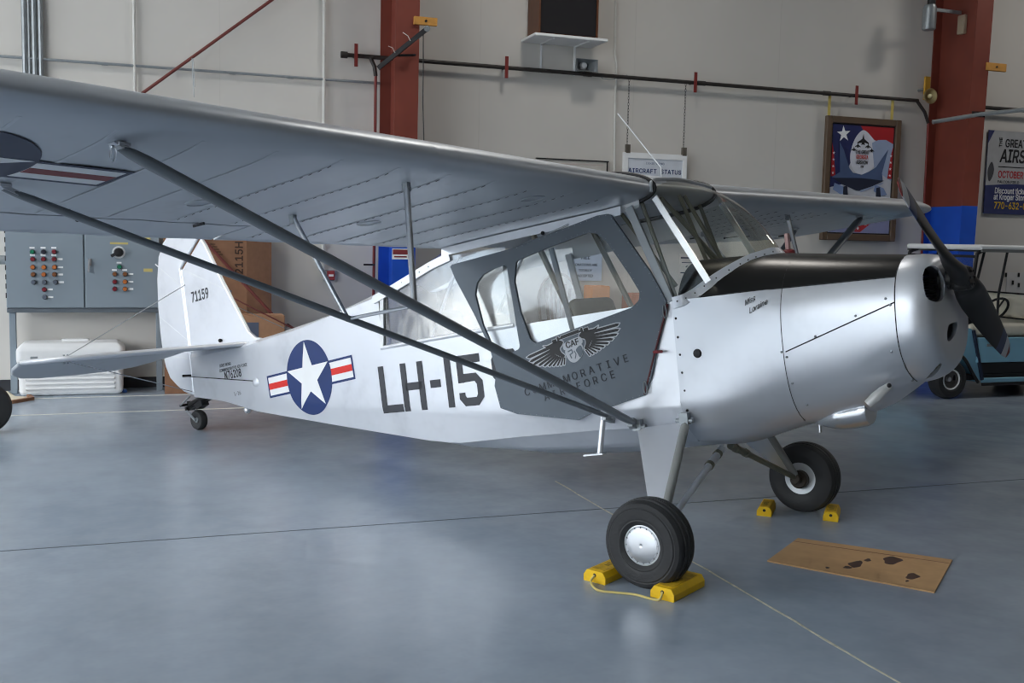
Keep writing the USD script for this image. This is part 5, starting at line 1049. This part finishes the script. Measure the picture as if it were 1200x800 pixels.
# trim strip along the windshield base
tb = [body(789, 355, -.398), body(801, 351.5, -.392)]+[on_dome(u, v) for u, v in ((815, 344), (830, 333), (850, 320), (868, 310), (880, 304), (893, 300))]+[np.array([-.862, -.06, CT(-.862)+.002]), np.array([-.845, 0, CT(-.845)+.003])]
tb = catmull(np.array(tb), 4)
for side in (-1, 1):
    q = tb*[1, 1 if side < 0 else -1, 1]; rr = []
    for i, p in enumerate(q):
        d = q[min(i+1, len(q)-1)]-q[max(i-1, 0)]; d /= np.linalg.norm(d); kq = min(i/9, 1); n_ = np.array([.02+.23*kq, side*1., .10+.35*kq]); n_ -= d*(n_@d); n_ /= np.linalg.norm(n_); s_ = np.cross(d, n_); rr.append([p+s_*.030+n_*.008, p-s_*.030+n_*.008, p-s_*.030-n_*.004, p+s_*.030-n_*.004])
    AP('windshield_trim', loft(rr, True, True), SILVER, 40)
    for i in range(2, len(q)-1, 3): AP('trim_screw', blob(q[i]+np.array([.25, side, .45])*.009, .0045, 0), DARKM)
q = body(906, 297, -.02); 
# fuel cap with red gauge in front of the windshield
cap = body(924, 297, .10); cap[2] = CT(cap[0])-.01; AP('fuel_cap', lathe_at([(0, .03), (.022, .03), (.034, .022), (.036, -.02)], cap, (0, 0, 1), 24), mat('cap_red', srgb(140, 52, 54), .5)); AP('fuel_gauge_tag', box(cap[0]-.009, cap[0]+.009, cap[1]-.014, cap[1]+.014, cap[2]+.03, cap[2]+.115), mat('tag_pink', srgb(204, 166, 164), .6))
# ---- the grey door, hung a little proud of the side
DOOR = [(530, 310), (528, 312.5), (534, 327), (556, 368), (573, 404), (582, 434), (580, 452), (587, 478), (607, 485), (678, 492), (694, 484), (756, 463), (764, 440), (781, 352), (762, 318), (716, 252), (712, 250.5), (700, 252.5), (600, 291)]
yD = -.409
dz = lambda pts: sg.Polygon([(lambda q: (q[0], q[2]))(body(u, v, yD)) for u, v in pts])
def rnd(p, r): return p.buffer(-r).buffer(2*r).buffer(-r)
dpoly = dz(DOOR)
hole_f = rnd(dz([(605, 306), (640, 291), (690, 272.5), (700, 274), (712, 284), (738, 322), (750, 342), (749, 352), (741, 360), (690, 379), (628, 402), (622, 398), (610, 365), (603, 330)]), .028)
hole_r = rnd(dz([(557, 345), (559, 332), (566, 322), (578, 315), (594, 309.5), (599, 340), (605, 378), (610, 408), (600, 413), (578, 408), (566, 380)]), .026)
v, f = vf(extrude(dpoly.difference(hole_f).difference(hole_r), .016)); dm = (np.column_stack([v[:, 0], yD+.012-v[:, 2], v[:, 1]]), f[:, ::-1])
door = AP('cabin_door', dm, GREY, 30, label='grey painted cabin door')
LD = lambda q: (q[0]-GB, q[1])
def ondoor(polys, o=.0008, h_=.0006): v, f = vf(extrude(polys, h_)); return LD((np.column_stack([v[:, 0], yD-.004-o-v[:, 2], v[:, 1]]), f[:, ::-1]))
for hp_, mm_ in ((hole_f, PANE), (hole_r, PANE)): v, f = vf(extrude(hp_.buffer(.01), .003)); sub(door, 'window_pane', LD((np.column_stack([v[:, 0], yD+.006-v[:, 2], v[:, 1]]), f[:, ::-1])), mm_, False)
bq = [body(u, v, yD+.02) for u, v in ((646, 291), (672, 389))]; sub(door, 'window_bar', LD(vf(bar(bq[0], bq[1], .030, .014, (1, 0, 0)))), GREY)
bq = [body(u, v, yD+.05) for u, v in ((655, 340), (678, 388))]; AP('door_latch_rod', bar(bq[0], bq[1], .022, .02, (1, 0, 0)), BLK)
ext = dpoly.buffer(-.008).exterior
for d in np.arange(0, ext.length, .042):
    p = ext.interpolate(d)
    if p.x < -2.3 and p.y > -.4: continue
    sub(door, 'rivet', LD(vf(blob((p.x, yD-.0045, p.y), .0030, 0))), GALV, 30)
hi = hole_f.buffer(.011).exterior
for d in np.arange(0, hi.length, .04): p = hi.interpolate(d); sub(door, 'rivet', LD(vf(blob((p.x, yD-.0045, p.y), .0022, 0))), GALV, 30)
# hinge line in dark red with clips
ha, hb = body(783, 356, -.40), body(756, 462, -.405); sub(door, 'hinge_edge', LD(tube([ha+[0, -.006, 0], (ha+hb)/2+[0, -.010, 0], hb+[0, -.006, 0]], .006, 8)), mat('hinge_maroon', srgb(88, 34, 40), .5))
for s in (.08, .92): q = ha+(hb-ha)*s; sub(door, 'hinge_clip', LD(tube(np.array([q+[.01*math.cos(a), -.018, .035*math.sin(a)] for a in np.linspace(0, 2*np.pi, 13)[:-1]]), .0035, 6, True)), GALV)
q = body(770, 412, -.41); sub(door, 'door_handle', LD(vf(cat(cyl(q+[-.01, -.012, 0], q+[.04, -.018, .0], .008), blob(q+[-.012, -.012, 0], .007, 1)))), mat('handle_red', srgb(130, 40, 46), .5))
q = body(590, 436, yD); 
# door top stay
AP('door_stay', tube([body(588, 299, -.40)-[0, .0, 0], body(666, 263, -.40)], .006, 8), POLISH); AP('stay_knob', blob(body(636, 273, -.405), .012, 1), BLK)
# emblem: black winged badge with light outlines
e0 = body(672, 405, yD); ang = math.radians(13.0)
def place(poly): return affinity.translate(affinity.rotate(poly, 13.0, origin=(0, 0)), e0[0], e0[2])
tips = [(.335, .024), (.326, -.004), (.306, -.026), (.272, -.043), (.236, -.056), (.202, -.066), (.172, -.074), (.143, -.081), (.117, -.086), (.093, -.088)]
bases = [(.150, .036), (.142, .018), (.136, .004), (.130, -.008), (.122, -.018), (.113, -.026), (.103, -.032), (.093, -.036), (.083, -.040), (.074, -.044)]
fe = []
for k, (tp_, bs_) in enumerate(zip(tips, bases)):
    b0, t0 = np.array(bs_), np.array(tp_); d = t0-b0; n_ = np.array([-d[1], d[0]])/np.linalg.norm(d); wd = .0215-.0009*k
    fe.append(sg.Polygon([b0-n_*wd*.5, b0+n_*wd*.5, b0+d*.85+n_*wd*.5, t0+n_*wd*.25, b0+d*.9-n_*wd*.45]))
head = smooth_poly([(.055, .040), (.075, .056), (.11, .058), (.165, .052), (.20, .058), (.165, .028), (.142, .0), (.12, -.022), (.085, -.045), (.068, -.035), (.085, -.012), (.088, .01), (.07, .022)], 5)
wingR = UU(fe+[head]); both_ = [wingR, affinity.scale(wingR, -1, 1, origin=(0, 0))]
allw = UU(both_); top_bar = UU([sg.box(-.085, .058, .085, .068), sg.box(-.065, .068, .065, .076), sg.box(-.128, .048, -.098, .070), sg.box(.098, .048, .128, .070), sg.box(-.092, .05, -.078, .078), sg.box(.078, .05, .092, .078)])
LIGHT = mat('emblem_light', srgb(196, 200, 206), .5)
sub(door, 'emblem_outline', ondoor(place(allw.buffer(.0035).union(top_bar.buffer(.003))), .0006), LIGHT, False)
sub(door, 'emblem_wings', ondoor(place(UU([fx.buffer(-.0022) for w_ in (1, -1) for fx in [affinity.scale(q_, w_, 1, origin=(0, 0)) for q_ in fe+[head]]])), .0014), BLK, False)
sub(door, 'emblem_bar', ondoor(place(top_bar), .0014), BLK, False)
sub(door, 'emblem_shield', ondoor(place(UU([smooth_poly([(-.062, .022), (-.03, .034), (.03, .038), (.066, .03), (.06, -.006), (-.055, -.010)], 6), smooth_poly([(-.055, -.008), (.055, -.004), (.05, -.06), (-.01, -.092), (-.05, -.07)], 6)])), .0020), LIGHT, False)
sub(door, 'emblem_shield', ondoor(place(UU([sg.LineString([(-.04, -.022), (-.015, -.018), (-.012, -.036), (-.034, -.042), (-.03, -.062)]).buffer(.0035), sg.LineString([(.0, -.03), (.006, -.05), (-.006, -.07)]).buffer(.003)]).union(smooth_poly([(.014, -.026), (.05, -.012), (.054, -.05), (.028, -.074), (.018, -.05)], 5))), .0026), GREY, False)
def dtext(s, h_, x, z, m, deg=13., bold=False, sx=1.0, spacing=None, o=.0026, name='lettering'):
    if spacing is None: ms = [vf(text_poly(s, h_, bold))]
    else:
        ms = []
        for i, ch in enumerate(s):
            if ch == ' ': continue
            q = vf(text_poly(ch, h_, bold)); w_ = (q[0][:, 0].min()+q[0][:, 0].max())/2; q[0][:, 0] += i*spacing-w_; ms.append(q)
    v, f = vf(cat(*ms)); u, w = v[:, 0]*sx, v[:, 1]; c, s_ = math.cos(math.radians(deg)), math.sin(math.radians(deg))
    sub(door, name, LD((np.column_stack([x+u*c-w*s_, yD-.004-o-np.clip(v[:, 2], 0, .0008), z+u*s_+w*c]), f[:, ::-1])), m, False)
s_ = place(sg.Point(-.047, -.002)); dtext('CAF', .033, s_.x, s_.y, BLK, 13, True, 1.05, None, .0034)
dtx = mat('faint_dark_lettering', srgb(44, 48, 56), .6)
qE = body(735, 424, yD); sp = .0585; c_, s_ = math.cos(math.radians(13)), math.sin(math.radians(13)); st = np.array([qE[0]-12*sp*c_, qE[2]-12*sp*s_]); dtext('COMMEMORATIVE', .042, st[0], st[1], dtx, 13, False, 1, sp)
qF = body(680, 456, yD); st = np.array([qF[0]-4*sp*c_, qF[2]-4*sp*s_]); dtext('AIR FORCE', .042, st[0], st[1], dtx, 13, False, 1, sp)
# ---- markings on the fuselage (thin painted film following the skin)
def onskin(poly, deg, x0, z0, o, h_=.0006, size=.06):
    q = affinity.translate(affinity.rotate(poly, deg, origin=(0, 0)), x0, z0); v, f = tile(extrude(q, h_), size); return np.column_stack([v[:, 0], [side_y(a, b) for a, b in v[:, :2]]-(o+v[:, 2]), v[:, 1]]), f[:, ::-1]
def insignia(emit_, R, m_navy, m_red, m_white):
    b = sg.box(-2*R+.0*R, -.25*R, 2*R, .25*R); bar_o = sg.box(-2*R*.94, -.25*R, 2*R*.94, .25*R).buffer(R*.06, join_style=2); ring_ = sg.Point(0, 0).buffer(R, 48)
    emit_('insignia_field', UU([bar_o, ring_]), m_navy, 0)
    for s in (-1, 1):
        st = sg.box(min(s*R*.9, s*2*R*.94), -.25*R, max(s*R*.9, s*2*R*.94), .25*R).difference(ring_.buffer(R*.0)); emit_('insignia_bar', st, m_white, 1); emit_('insignia_stripe', sg.box(st.bounds[0], -.085*R, st.bounds[2], .085*R).difference(ring_), m_red, 2)
    emit_('insignia_star', star(0, 0, R*.965), m_white, 2)
insignia(lambda n, p, m, l: AP(n, onskin(p, 6.0, -4.415, -.262, .0012+.0009*l), m, False), .272, NAVY, RED, WHITE)
def glyphs():
    b = lambda *q: sg.box(*q); H = .315; s = .056; g = []
    g += [b(-3.62, 0, -3.62+s, H), b(-3.62, 0, -3.405, .052)]
    g += [b(-3.395, 0, -3.395+s, H), b(-3.23, 0, -3.23+s, H), b(-3.36, .135, -3.2, .185)]
    g += [b(-3.12, .135, -3.022, .185)]; g += [b(-2.972, 0, -2.972+s, H)]
    five = UU([b(-2.862, H-.052, -2.655, H), b(-2.862, .145, -2.862+.052, H), sg.Polygon([(-2.862, .145), (-2.862, .2), (-2.70, .2), (-2.65, .15), (-2.65, .05), (-2.70, 0), (-2.82, 0), (-2.865, .045), (-2.865, .085), (-2.812, .085), (-2.812, .065), (-2.80, .052), (-2.715, .052), (-2.702, .07), (-2.702, .13), (-2.718, .15)])]); g.append(five)
    nine = sg.Polygon([(-2.56, 0), (-2.40, 0), (-2.36, .05), (-2.36, H-.05), (-2.40, H), (-2.55, H), (-2.59, H-.05), (-2.59, .16), (-2.55, .12), (-2.415, .12), (-2.415, .052), (-2.56, .052)]).difference(b(-2.537, .172, -2.413, H-.052)); nine = affinity.translate(nine, .032, 0); g.append(nine)
    return g
for g in glyphs(): AP('registration_letter', onskin(affinity.translate(g, 3.62, 0), 2.6, -3.62, -.532, .0014), DGREY, False)
def skin_text(s, h_, x, z, deg, m, sx=1., bold=False, slant=0., yf=None, name='lettering'):
    v, f = vf(text_poly(s, h_, bold)); u, w = v[:, 0]*sx+slant*v[:, 1], v[:, 1]; c, s_ = math.cos(math.radians(deg)), math.sin(math.radians(deg)); X, Z = x+u*c-w*s_, z+u*s_+w*c
    Y = np.array([(yf or side_y)(a, b) for a, b in zip(X, Z)])-.0012-np.clip(v[:, 2], 0, .0008); AP(name, (np.column_stack([X, Y, Z]), f[:, ::-1]), m, False)
def skin_line(s, p0, p1, h_, m, bold=False):            # lettering fitted between two pixels of its baseline
    a, b = body(*p0, -.08), body(*p1, -.09); a, b = body(*p0, side_y(a[0], a[2])), body(*p1, side_y(b[0], b[2])); L = math.hypot(b[0]-a[0], b[2]-a[2]); w = vf(text_poly(s, h_, bold))[0][:, 0]
    skin_text(s, h_, a[0], a[2], math.degrees(math.atan2(b[2]-a[2], b[0]-a[0])), m, L/(w.max()-w.min()), bold)
skin_line('N76208', (263.5, 444.5), (283, 440.5), .060, DGREY, True)
skin_line('DIXIE WING', (257.5, 430.5), (270.5, 427.5), .024, DGREY)
skin_line('COMMEMORATIVE AIR FORCE', (257.5, 436.2), (290, 428.5), .024, DGREY)
skin_line('L-16', (275.5, 463.5), (282.5, 462), .030, DGREY)
q = body(223.5, 354.5, -.026); skin_text('71159', .082, q[0], q[2], 5, DGREY, .66, True, .05, lambda a, b: -.0165)
cy_ = lambda a, b: min(cowl_y(a, b), boot_y(a, b))-.004
q = body(873, 358, -.365); skin_text('Miss', .026, q[0], q[2]-.002, 24, BLK, .75, False, .5, cy_); q = body(879, 366, -.365); skin_text('Loraine', .026, q[0], q[2]-.006, 24, BLK, .82, False, .5, cy_)
# wing insignia under the right wing
def onwing(poly, o, h_=.0006):
    v, f = tile(extrude(poly, h_), .08); X, Y = v[:, 0], v[:, 1]; Z = np.array([wing_low(-1, -b, a) for a, b in zip(X, Y)])-o-v[:, 2]-.0016; return np.column_stack([X, Y, Z]), f[:, ::-1]
q_ = affinity
def wemit(n, p, m, l): p = affinity.translate(affinity.rotate(p, -90+WROT, origin=(0, 0)), WIC[0], WIC[1]); AP(n, onwing(p, .0007*l), m, False)
WIC, WROT = (-1.925, -3.82), 3.0
insignia(wemit, .362, NAVYD, REDD, mat('faded_white', srgb(232, 235, 238), .5))
# ================================================================= AROUND THE AIRPLANE
# chocks: yellow wedge blocks, pairs roped together
def chock(name, c, yaw, L, label, group=None, w=.062, hh=.058):
    pr = [(-w, 0), (w, 0), (w, hh*.55), (w*.72, hh), (-w*.72, hh), (-w, hh*.55)]
    m = extrude(sg.Polygon(pr).buffer(-.004).buffer(.004), L); v, f = vf(m); v = np.column_stack([v[:, 2]-L/2, v[:, 0], v[:, 1]])
    t = Thing(name, label, 'wheel chock', (c[0], c[1], 0), np.array([[math.cos(yaw), math.sin(yaw), 0], [-math.sin(yaw), math.cos(yaw), 0], [0, 0, 1]]), group)
    t.part('block', (v, f), YEL, 30)
    t.part('grip_pad', box(-L/2+.03, L/2-.03, -w*.6, w*.6, hh-.0005, hh+.0015), mat('chock_top', srgb(196, 156, 20), .7, 0, .35, 30))
    for s in (-1, 1): t.part('rope_hole', cyl((s*(L/2+.0006), 0, .036), (s*(L/2-.004), 0, .036), .009, 12), BLK)
    tm = vf(text_poly('N76', .026, True)); tv = tm[0].copy(); t.part('stencil', (np.column_stack([tv[:, 0]-.045, tv[:, 1]-.012, hh+.0015+tv[:, 2]*.2]), tm[1]), mat('chock_ink', srgb(96, 82, 20), .7), False)
    return t
wy = math.atan2(BY[1], BY[0])
nc = b2w([-1.225, -.92, -1.1]); fc = b2w([-1.225, .92, -1.1]); hd = np.array([BX[0], BX[1], 0])/np.hypot(BX[0], BX[1]); lat = BY
c1 = (groundp(765, 700)+groundp(787, 706)+groundp(824, 690)+groundp(800, 677))/4
chock('wheel_chock', c1, wy, .30, 'yellow chock ahead of the near wheel, holding one end of the rope')
c2 = nc-hd*.22+lat*.02; c2 = (groundp(690, 679)+groundp(703, 686)+lat*.30*1.0+groundp(690, 679)+lat*.3+groundp(703, 686))/4
chock('wheel_chock', c2, wy, .30, 'yellow chock behind the near wheel, holding the other end of the rope')
c3 = (groundp(887, 604)+groundp(905, 606))/2+np.array([.07, .09, 0]); c4 = (groundp(965, 610)+groundp(983, 612))/2+np.array([.07, .09, 0])
chock('wheel_chock', c3, math.radians(50), .22, 'yellow chock behind the far wheel, shaded by the fuselage', w=.044, hh=.056)
chock('wheel_chock', c4, math.radians(50), .22, 'yellow chock ahead of the far wheel, nearest the cardboard sheet', w=.044, hh=.056)
e1 = c1-lat*.15; e2 = c2-lat*.15
rp = np.array([e2+[0, 0, .036], e2-lat*.03+[0, 0, .012], groundp(700, 693)+[0, 0, .008], groundp(722, 696)+[0, 0, .008], groundp(745, 698.5)+[0, 0, .008], e1-lat*.04+[0, 0, .01], e1+[0, 0, .036]])
single('chock_rope', tube(catmull(rp, 8), .0055, 8), ROPE, 'cream rope joining the two chocks of the near wheel', 'rope')
# cardboard drip sheet with oil spots
cs = [groundp(*p)[:2] for p in ((899, 658), (935, 631.5), (1116, 657), (1095, 695))]
t = Thing('cardboard_sheet', 'brown cardboard sheet with oil spots lying on the floor under the nose', 'cardboard', (np.mean([c[0] for c in cs]), np.mean([c[1] for c in cs]), 0)); t.off = t.base
pl = sg.Polygon(cs); cb = extrude(pl, .007); t.part('sheet', cb, DRIP)
a, b = np.array(cs[1]), np.array(cs[2]); n_ = np.array(cs[0])-a; n_ /= np.linalg.norm(n_)
t.part('crease', trimesh.Trimesh(*vf(bar((*(a+n_*.08), .0072), (*(b+n_*.08), .0072), .008, .0016, (n_[0], n_[1], 0)))), CARDD)
for (u, v, rx, ry) in ((1045, 656.5, 11, 4), (1003, 661, 8, 4), (993, 664.5, 5, 1.6), (1069, 675, 8, 3.2), (1017, 656, 4, 1.5), (1063, 680.5, 2.2, 1), (969.5, 665, 2.4, 1.1), (955, 671, 3, 1.3), (943, 672, 2, 1), (1008, 657.5, 1.5, .8)):
    k = [groundp(u+rx*math.cos(s)*(1+.25*math.sin(3*s+u)), v+ry*math.sin(s)*(1+.2*math.cos(2*s+v)), .007)[:2] for s in np.linspace(0, 2*np.pi, 19)[:-1]]
    q = sg.Polygon(k).buffer(0).intersection(pl)
    if q.area > 1e-6: m = extrude(q, .0006); m.apply_translation((0, 0, .007)); t.part('oil_spot', m, OIL, False)
# wheel of another parked airplane at the left edge
def loose_wheel(c, r, w, axis, label):
    t = Thing('parked_wheel', label, 'wheel', (c[0], c[1], 0)); t.off = np.array([c[0], c[1], 0.])
    t.part('tyre', lathe_at([(r*.45, -w*.35), (r*.6, -w*.48), (r*.85, -w*.48), (r*.97, -w*.3), (r, 0), (r*.97, w*.3), (r*.85, w*.48), (r*.6, w*.48), (r*.45, w*.35)], c, axis, 56), RUB)
    t.part('rim', lathe_at([(0, -w*.4), (r*.2, -w*.42), (r*.47, -w*.35), (r*.42, 0), (r*.47, w*.35), (r*.2, w*.42), (0, w*.4)], c, axis, 40), RIMM)
    t.part('axle_stub', cyl(np.array(c)+np.array(axis)*w*.4, np.array(c)+np.array(axis)*(w*.4+.25), .03), DARKM)
    return t
wc = groundp(-16, 508); loose_wheel((wc[0]-.01, wc[1], .205), .205, .15, (-.45, .89, 0), 'black tyre of another parked airplane at the left edge of the floor')
# golf cart
gy = 9.1
cart = Thing('golf_cart', 'light blue golf cart with cream seats and white roof behind the nose', 'golf cart', (9.0, 9.7, 0)); cart.off = cart.base
def cw(u, v, y=gy): q = wallp(u, v, y); return np.array([q[0], y, q[2]])
def prism_y(poly, y0, y1): v, f = vf(extrude(poly, y1-y0)); return np.column_stack([v[:, 0], y1-v[:, 2], v[:, 1]]), f[:, ::-1]
y0, y1 = gy, gy+1.15
fwheel = wallp(1113, 443, gy+.02); RW = .215
cowl = [(7.98, .30), (8.0, .55), (8.20, .86), (8.42, .93), (8.52, .90), (8.74, .20), (8.62, .20), (8.52, .38), (8.40, .47), (8.25, .49), (8.12, .42), (8.04, .30)]
q = lambda u, v: (lambda p: (p[0], p[2]))(wallp(u, v, gy))
cowlp = sg.Polygon([q(1086, 446), q(1087, 425), (q(1110, 385)), q(1128, 382), q(1141, 386), q(1151, 444), q(1147, 448), q(1140, 436), q(1131, 420), q(1120, 412), q(1108, 412), q(1098, 420), q(1092, 434)])
cart.part('front_body', prism_y(cowlp, y0+.02, y1-.02), CARTB, 20)
bp_ = [q(1141.5, 387), q(1151.5, 445)]; cart.part('body_trim', bar((bp_[0][0], gy+.01, bp_[0][1]), (bp_[1][0], gy+.01, bp_[1][1]), .03, .03, (1, 0, 0)), mat('trim_navy', srgb(30, 42, 66), .5))
ar = [(lambda p: (p[0], gy+.012, p[2]))(wallp(u, v, gy)) for u, v in ((1092, 434), (1098, 420), (1108, 412.5), (1120, 412.5), (1131, 420), (1140, 436), (1147, 448))]; cart.part('wheel_arch', tube(catmull(np.array(ar), 4), .018, 8), BLK)
x2 = 10.75
fl0, fl1 = q(1151, 447)[0], x2-.9
cart.part('sill_panel', box(fl0, x2-.75, y0, y0+.03, .165, .22, .006), CARTB, label='light blue sill'); cart.part('floor_pan', box(q(1120, 446)[0], x2-.05, y0+.03, y1-.03, .20, .26), BLK)
cart.part('sill_edge', box(fl0, x2-.75, y0-.012, y0+.01, .135, .168), BLK)
zs0, zs1 = q(1190, 424)[1], q(1190, 395)[1]
xsf = q(1146, 410)[0]
cart.part('seat_base', box(xsf, 10.55, y0+.03, y1-.03, .26, zs0, .01), BLK); 
cart.part('side_panel', box(xsf, 10.55, y0, y0+.03, zs0, zs1, .008), CARTB); cart.part('side_panel', box(xsf, 10.55, y1-.03, y1, zs0, zs1, .008), CARTB); cart.part('front_panel', box(xsf-.01, xsf+.02, y0+.03, y1-.03, .26, zs1), CARTB)
cart.part('latch_plate', box(xsf+.12, xsf+.3, y0-.006, y0, zs1-.10, zs1-.07), GALV)
zs2 = q(1190, 379)[1]
cart.part('seat_cushion', rbox(q(1141, 385)[0], 9.95, y0+.04, y1-.04, zs1+.005, zs2, .045), CREAM); cart.part('seat_trim', box(q(1141, 385)[0]+.02, 9.95, y0+.03, y1-.03, zs1-.006, zs1+.01), BLK)
zb0, zb1 = q(1190, 375)[1], q(1190, 349)[1]
xb0 = 9.42
for yy0, yy1 in ((y0+.28, y0+.82),): pass
cart.part('seat_back', rbox(9.42, 9.56, y0+.06, y1-.06, zb0, zb1+.02, .05), CREAM); cart.part('back_rail', box(9.56, 9.6, y0+.02, y1-.02, zb1, zb1+.035), BLK)
cart.part('back_rail', box(9.50, 9.56, y0+.02, y1-.02, zs2+.02, zs2+.06), BLK)
cart.part('arm_rest', tube([(9.35, y0+.05, zs2-.02), (9.38, y0+.05, zs2+.12), (9.52, y0+.05, zs2+.13)], .014, 8), BLK)
cart.part('rear_body', box(9.97, 10.72, y0+.02, y1-.02, .42, zs1+.12, .04), CARTB)
for xx, lab in ((fwheel[0], ''), (10.2, '')):
    for yy, s in ((y0+.06, -1), (y1-.06, 1)):
        c = (xx, yy, RW); r = RW; w = .16
        tp = cart.part('tyre', lathe_at([(.11, -.06), (.13, -.078), (.185, -.08), (.208, -.06), (.215, -.03), (.215, .03), (.208, .06), (.185, .08), (.13, .078), (.11, .06)], c, (0, s, 0), 40), RUB)
        L2 = lambda m_: (lambda z: (z[0]-cart.base, z[1]))(vf(m_))
        sub(tp, 'rim', L2(lathe_at([(0, .0), (.05, .01), (.09, .03), (.1, .065), (.112, .07), (.115, .055), (.11, 0)], c, (0, s, 0), 32)), mat('rim_grey', srgb(104, 102, 100), .5, .3)); sub(tp, 'rim_lip', L2(lathe_at([(.098, .062), (.105, .074), (.114, .072), (.116, .06)], c, (0, s, 0), 32)), WHITE)
        sub(tp, 'hub_cap', L2(lathe_at([(0, .045), (.025, .04), (.03, .01)], c, (0, s, 0), 20)), RIMM)
cart.part('axle', cyl((fwheel[0], y0+.1, RW), (fwheel[0], y1-.1, RW), .03), DARKM); cart.part('axle', cyl((10.2, y0+.1, RW), (10.2, y1-.1, RW), .04), DARKM)
zr = 1.655; xr0 = q(1148, 291)[0]
rz = rbox(xr0, 10.65, y0-.02, y1+.02, zr-.025, zr+.035, .025); cart.part('roof', rz, TUBM, label='white canopy roof'); [cart.part('roof_edge', box(xr0+.02, 10.63, a_-.011, a_+.011, zr-.045, zr-.012), mx_) for mx_ in [mat('roof_grey', srgb(120, 122, 122), .5)] for a_ in (y0-.011, y1+.011)]
# windscreen frame and posts
xw0 = q(1137, 384)[0]; 
for yy in (y0+.04, y1-.04):
    cart.part('front_post', tube(catmull(np.array([(xw0, yy, .9), (xr0+.0, yy, 1.52), (xr0+.03, yy, 1.60), (xr0+.12, yy, 1.63)]), 5), .02, 8), BLK); cart.part('rear_post', tube([(9.62, yy, zs1), (9.44 if False else 9.60, yy, zb1), (9.72, yy, 1.63)], .016, 8), BLK)
    cart.part('rear_post', tube([(q(1172, 372)[0], yy, zs1+.02), (q(1173, 350)[0], yy, zb1+.03), (q(1184, 296)[0], yy, 1.63)], .014, 8), BLK)
cart.part('screen_bar', bar((xr0+.01, y0+.04, 1.56), (xr0+.01, y1-.04, 1.56), .03, .02), BLK); cart.part('screen_bar', bar((xw0, y0+.04, .93), (xw0, y1-.04, .93), .03, .02), BLK)
sc_ = np.array([(xw0, y0+.05, .94), (xw0, y1-.05, .94), (xr0+.005, y1-.05, 1.56), (xr0+.005, y0+.05, 1.56)]); cart.part('windscreen', (np.vstack([sc_, sc_+[.004, 0, 0]]), np.array([[0, 1, 2], [0, 2, 3], [6, 5, 4], [7, 6, 4], [0, 4, 5], [0, 5, 1], [1, 5, 6], [1, 6, 2], [2, 6, 7], [2, 7, 3], [3, 7, 4], [3, 4, 0]])), PANE, False)
sw = wallp(1165, 363, gy+.35); d = np.array([-.75, 0, .62]); _, e1_, e2_ = frame_of(d)
whl = cart.part('steering_wheel', tube(np.array([sw+(e1_*math.cos(s)+e2_*math.sin(s))*.17 for s in np.linspace(0, 2*np.pi, 25)[:-1]]), .014, 8, True), BLK)
L2 = lambda m_: (lambda z: (z[0]-cart.base, z[1]))(vf(m_))
for s in (.3, 2.4, 4.5): sub(whl, 'spoke', L2(tube([sw-d*.03, sw+(e1_*math.cos(s)+e2_*math.sin(s))*.165], .010, 6)), BLK)
cart.part('steering_column', tube([sw, sw+np.array([-.25, 0, -.62])], .022, 8), BLK); cart.part('dash', box(xw0-.02, xw0+.14, y0+.08, y1-.08, .80, .93, .02), BLK)
q5 = wallp(1140, 356, gy+.1); cart.part('mirror', rbox(q5[0]-.03, q5[0]+.04, gy+.06, gy+.14, q5[2]-.14, q5[2]+.16, .02), mat('mirror_glass', srgb(176, 150, 140), .25, .3))
for yy in (y0+.2, y1-.2): cart.part('headlight', lathe_at([(0, .03), (.05, .02), (.06, 0)], (wallp(1087, 410, gy)[0]+.03, yy, .62), (-1, 0, .2), 20), POLISH)
# wall outlet box with screws seen through the cart
q6 = wallp(1190, 330, 11.5); t = Thing('wall_panel_plate', 'white square access plate on the wall seen between the cart posts', 'plate', (q6[0]+.2, 11.54, q6[2]-.25)); t.off = t.base
t.part('plate', box(wallp(1181, 320, 11.53)[0], wallp(1181, 320, 11.53)[0]+.9, 11.54, 11.55, wallp(1181, 348, 11.53)[2], wallp(1181, 319, 11.53)[2]), mat('plate_pale', srgb(206, 206, 206), .6))
for u, v in ((1179, 322), (1194, 322), (1187, 331), (1194, 334)): q7 = wallp(u, v, 11.53); t.part('bolt', box(q7[0]-.012, q7[0]+.012, 11.525, 11.54, q7[2]-.03, q7[2]+.03), BLK)
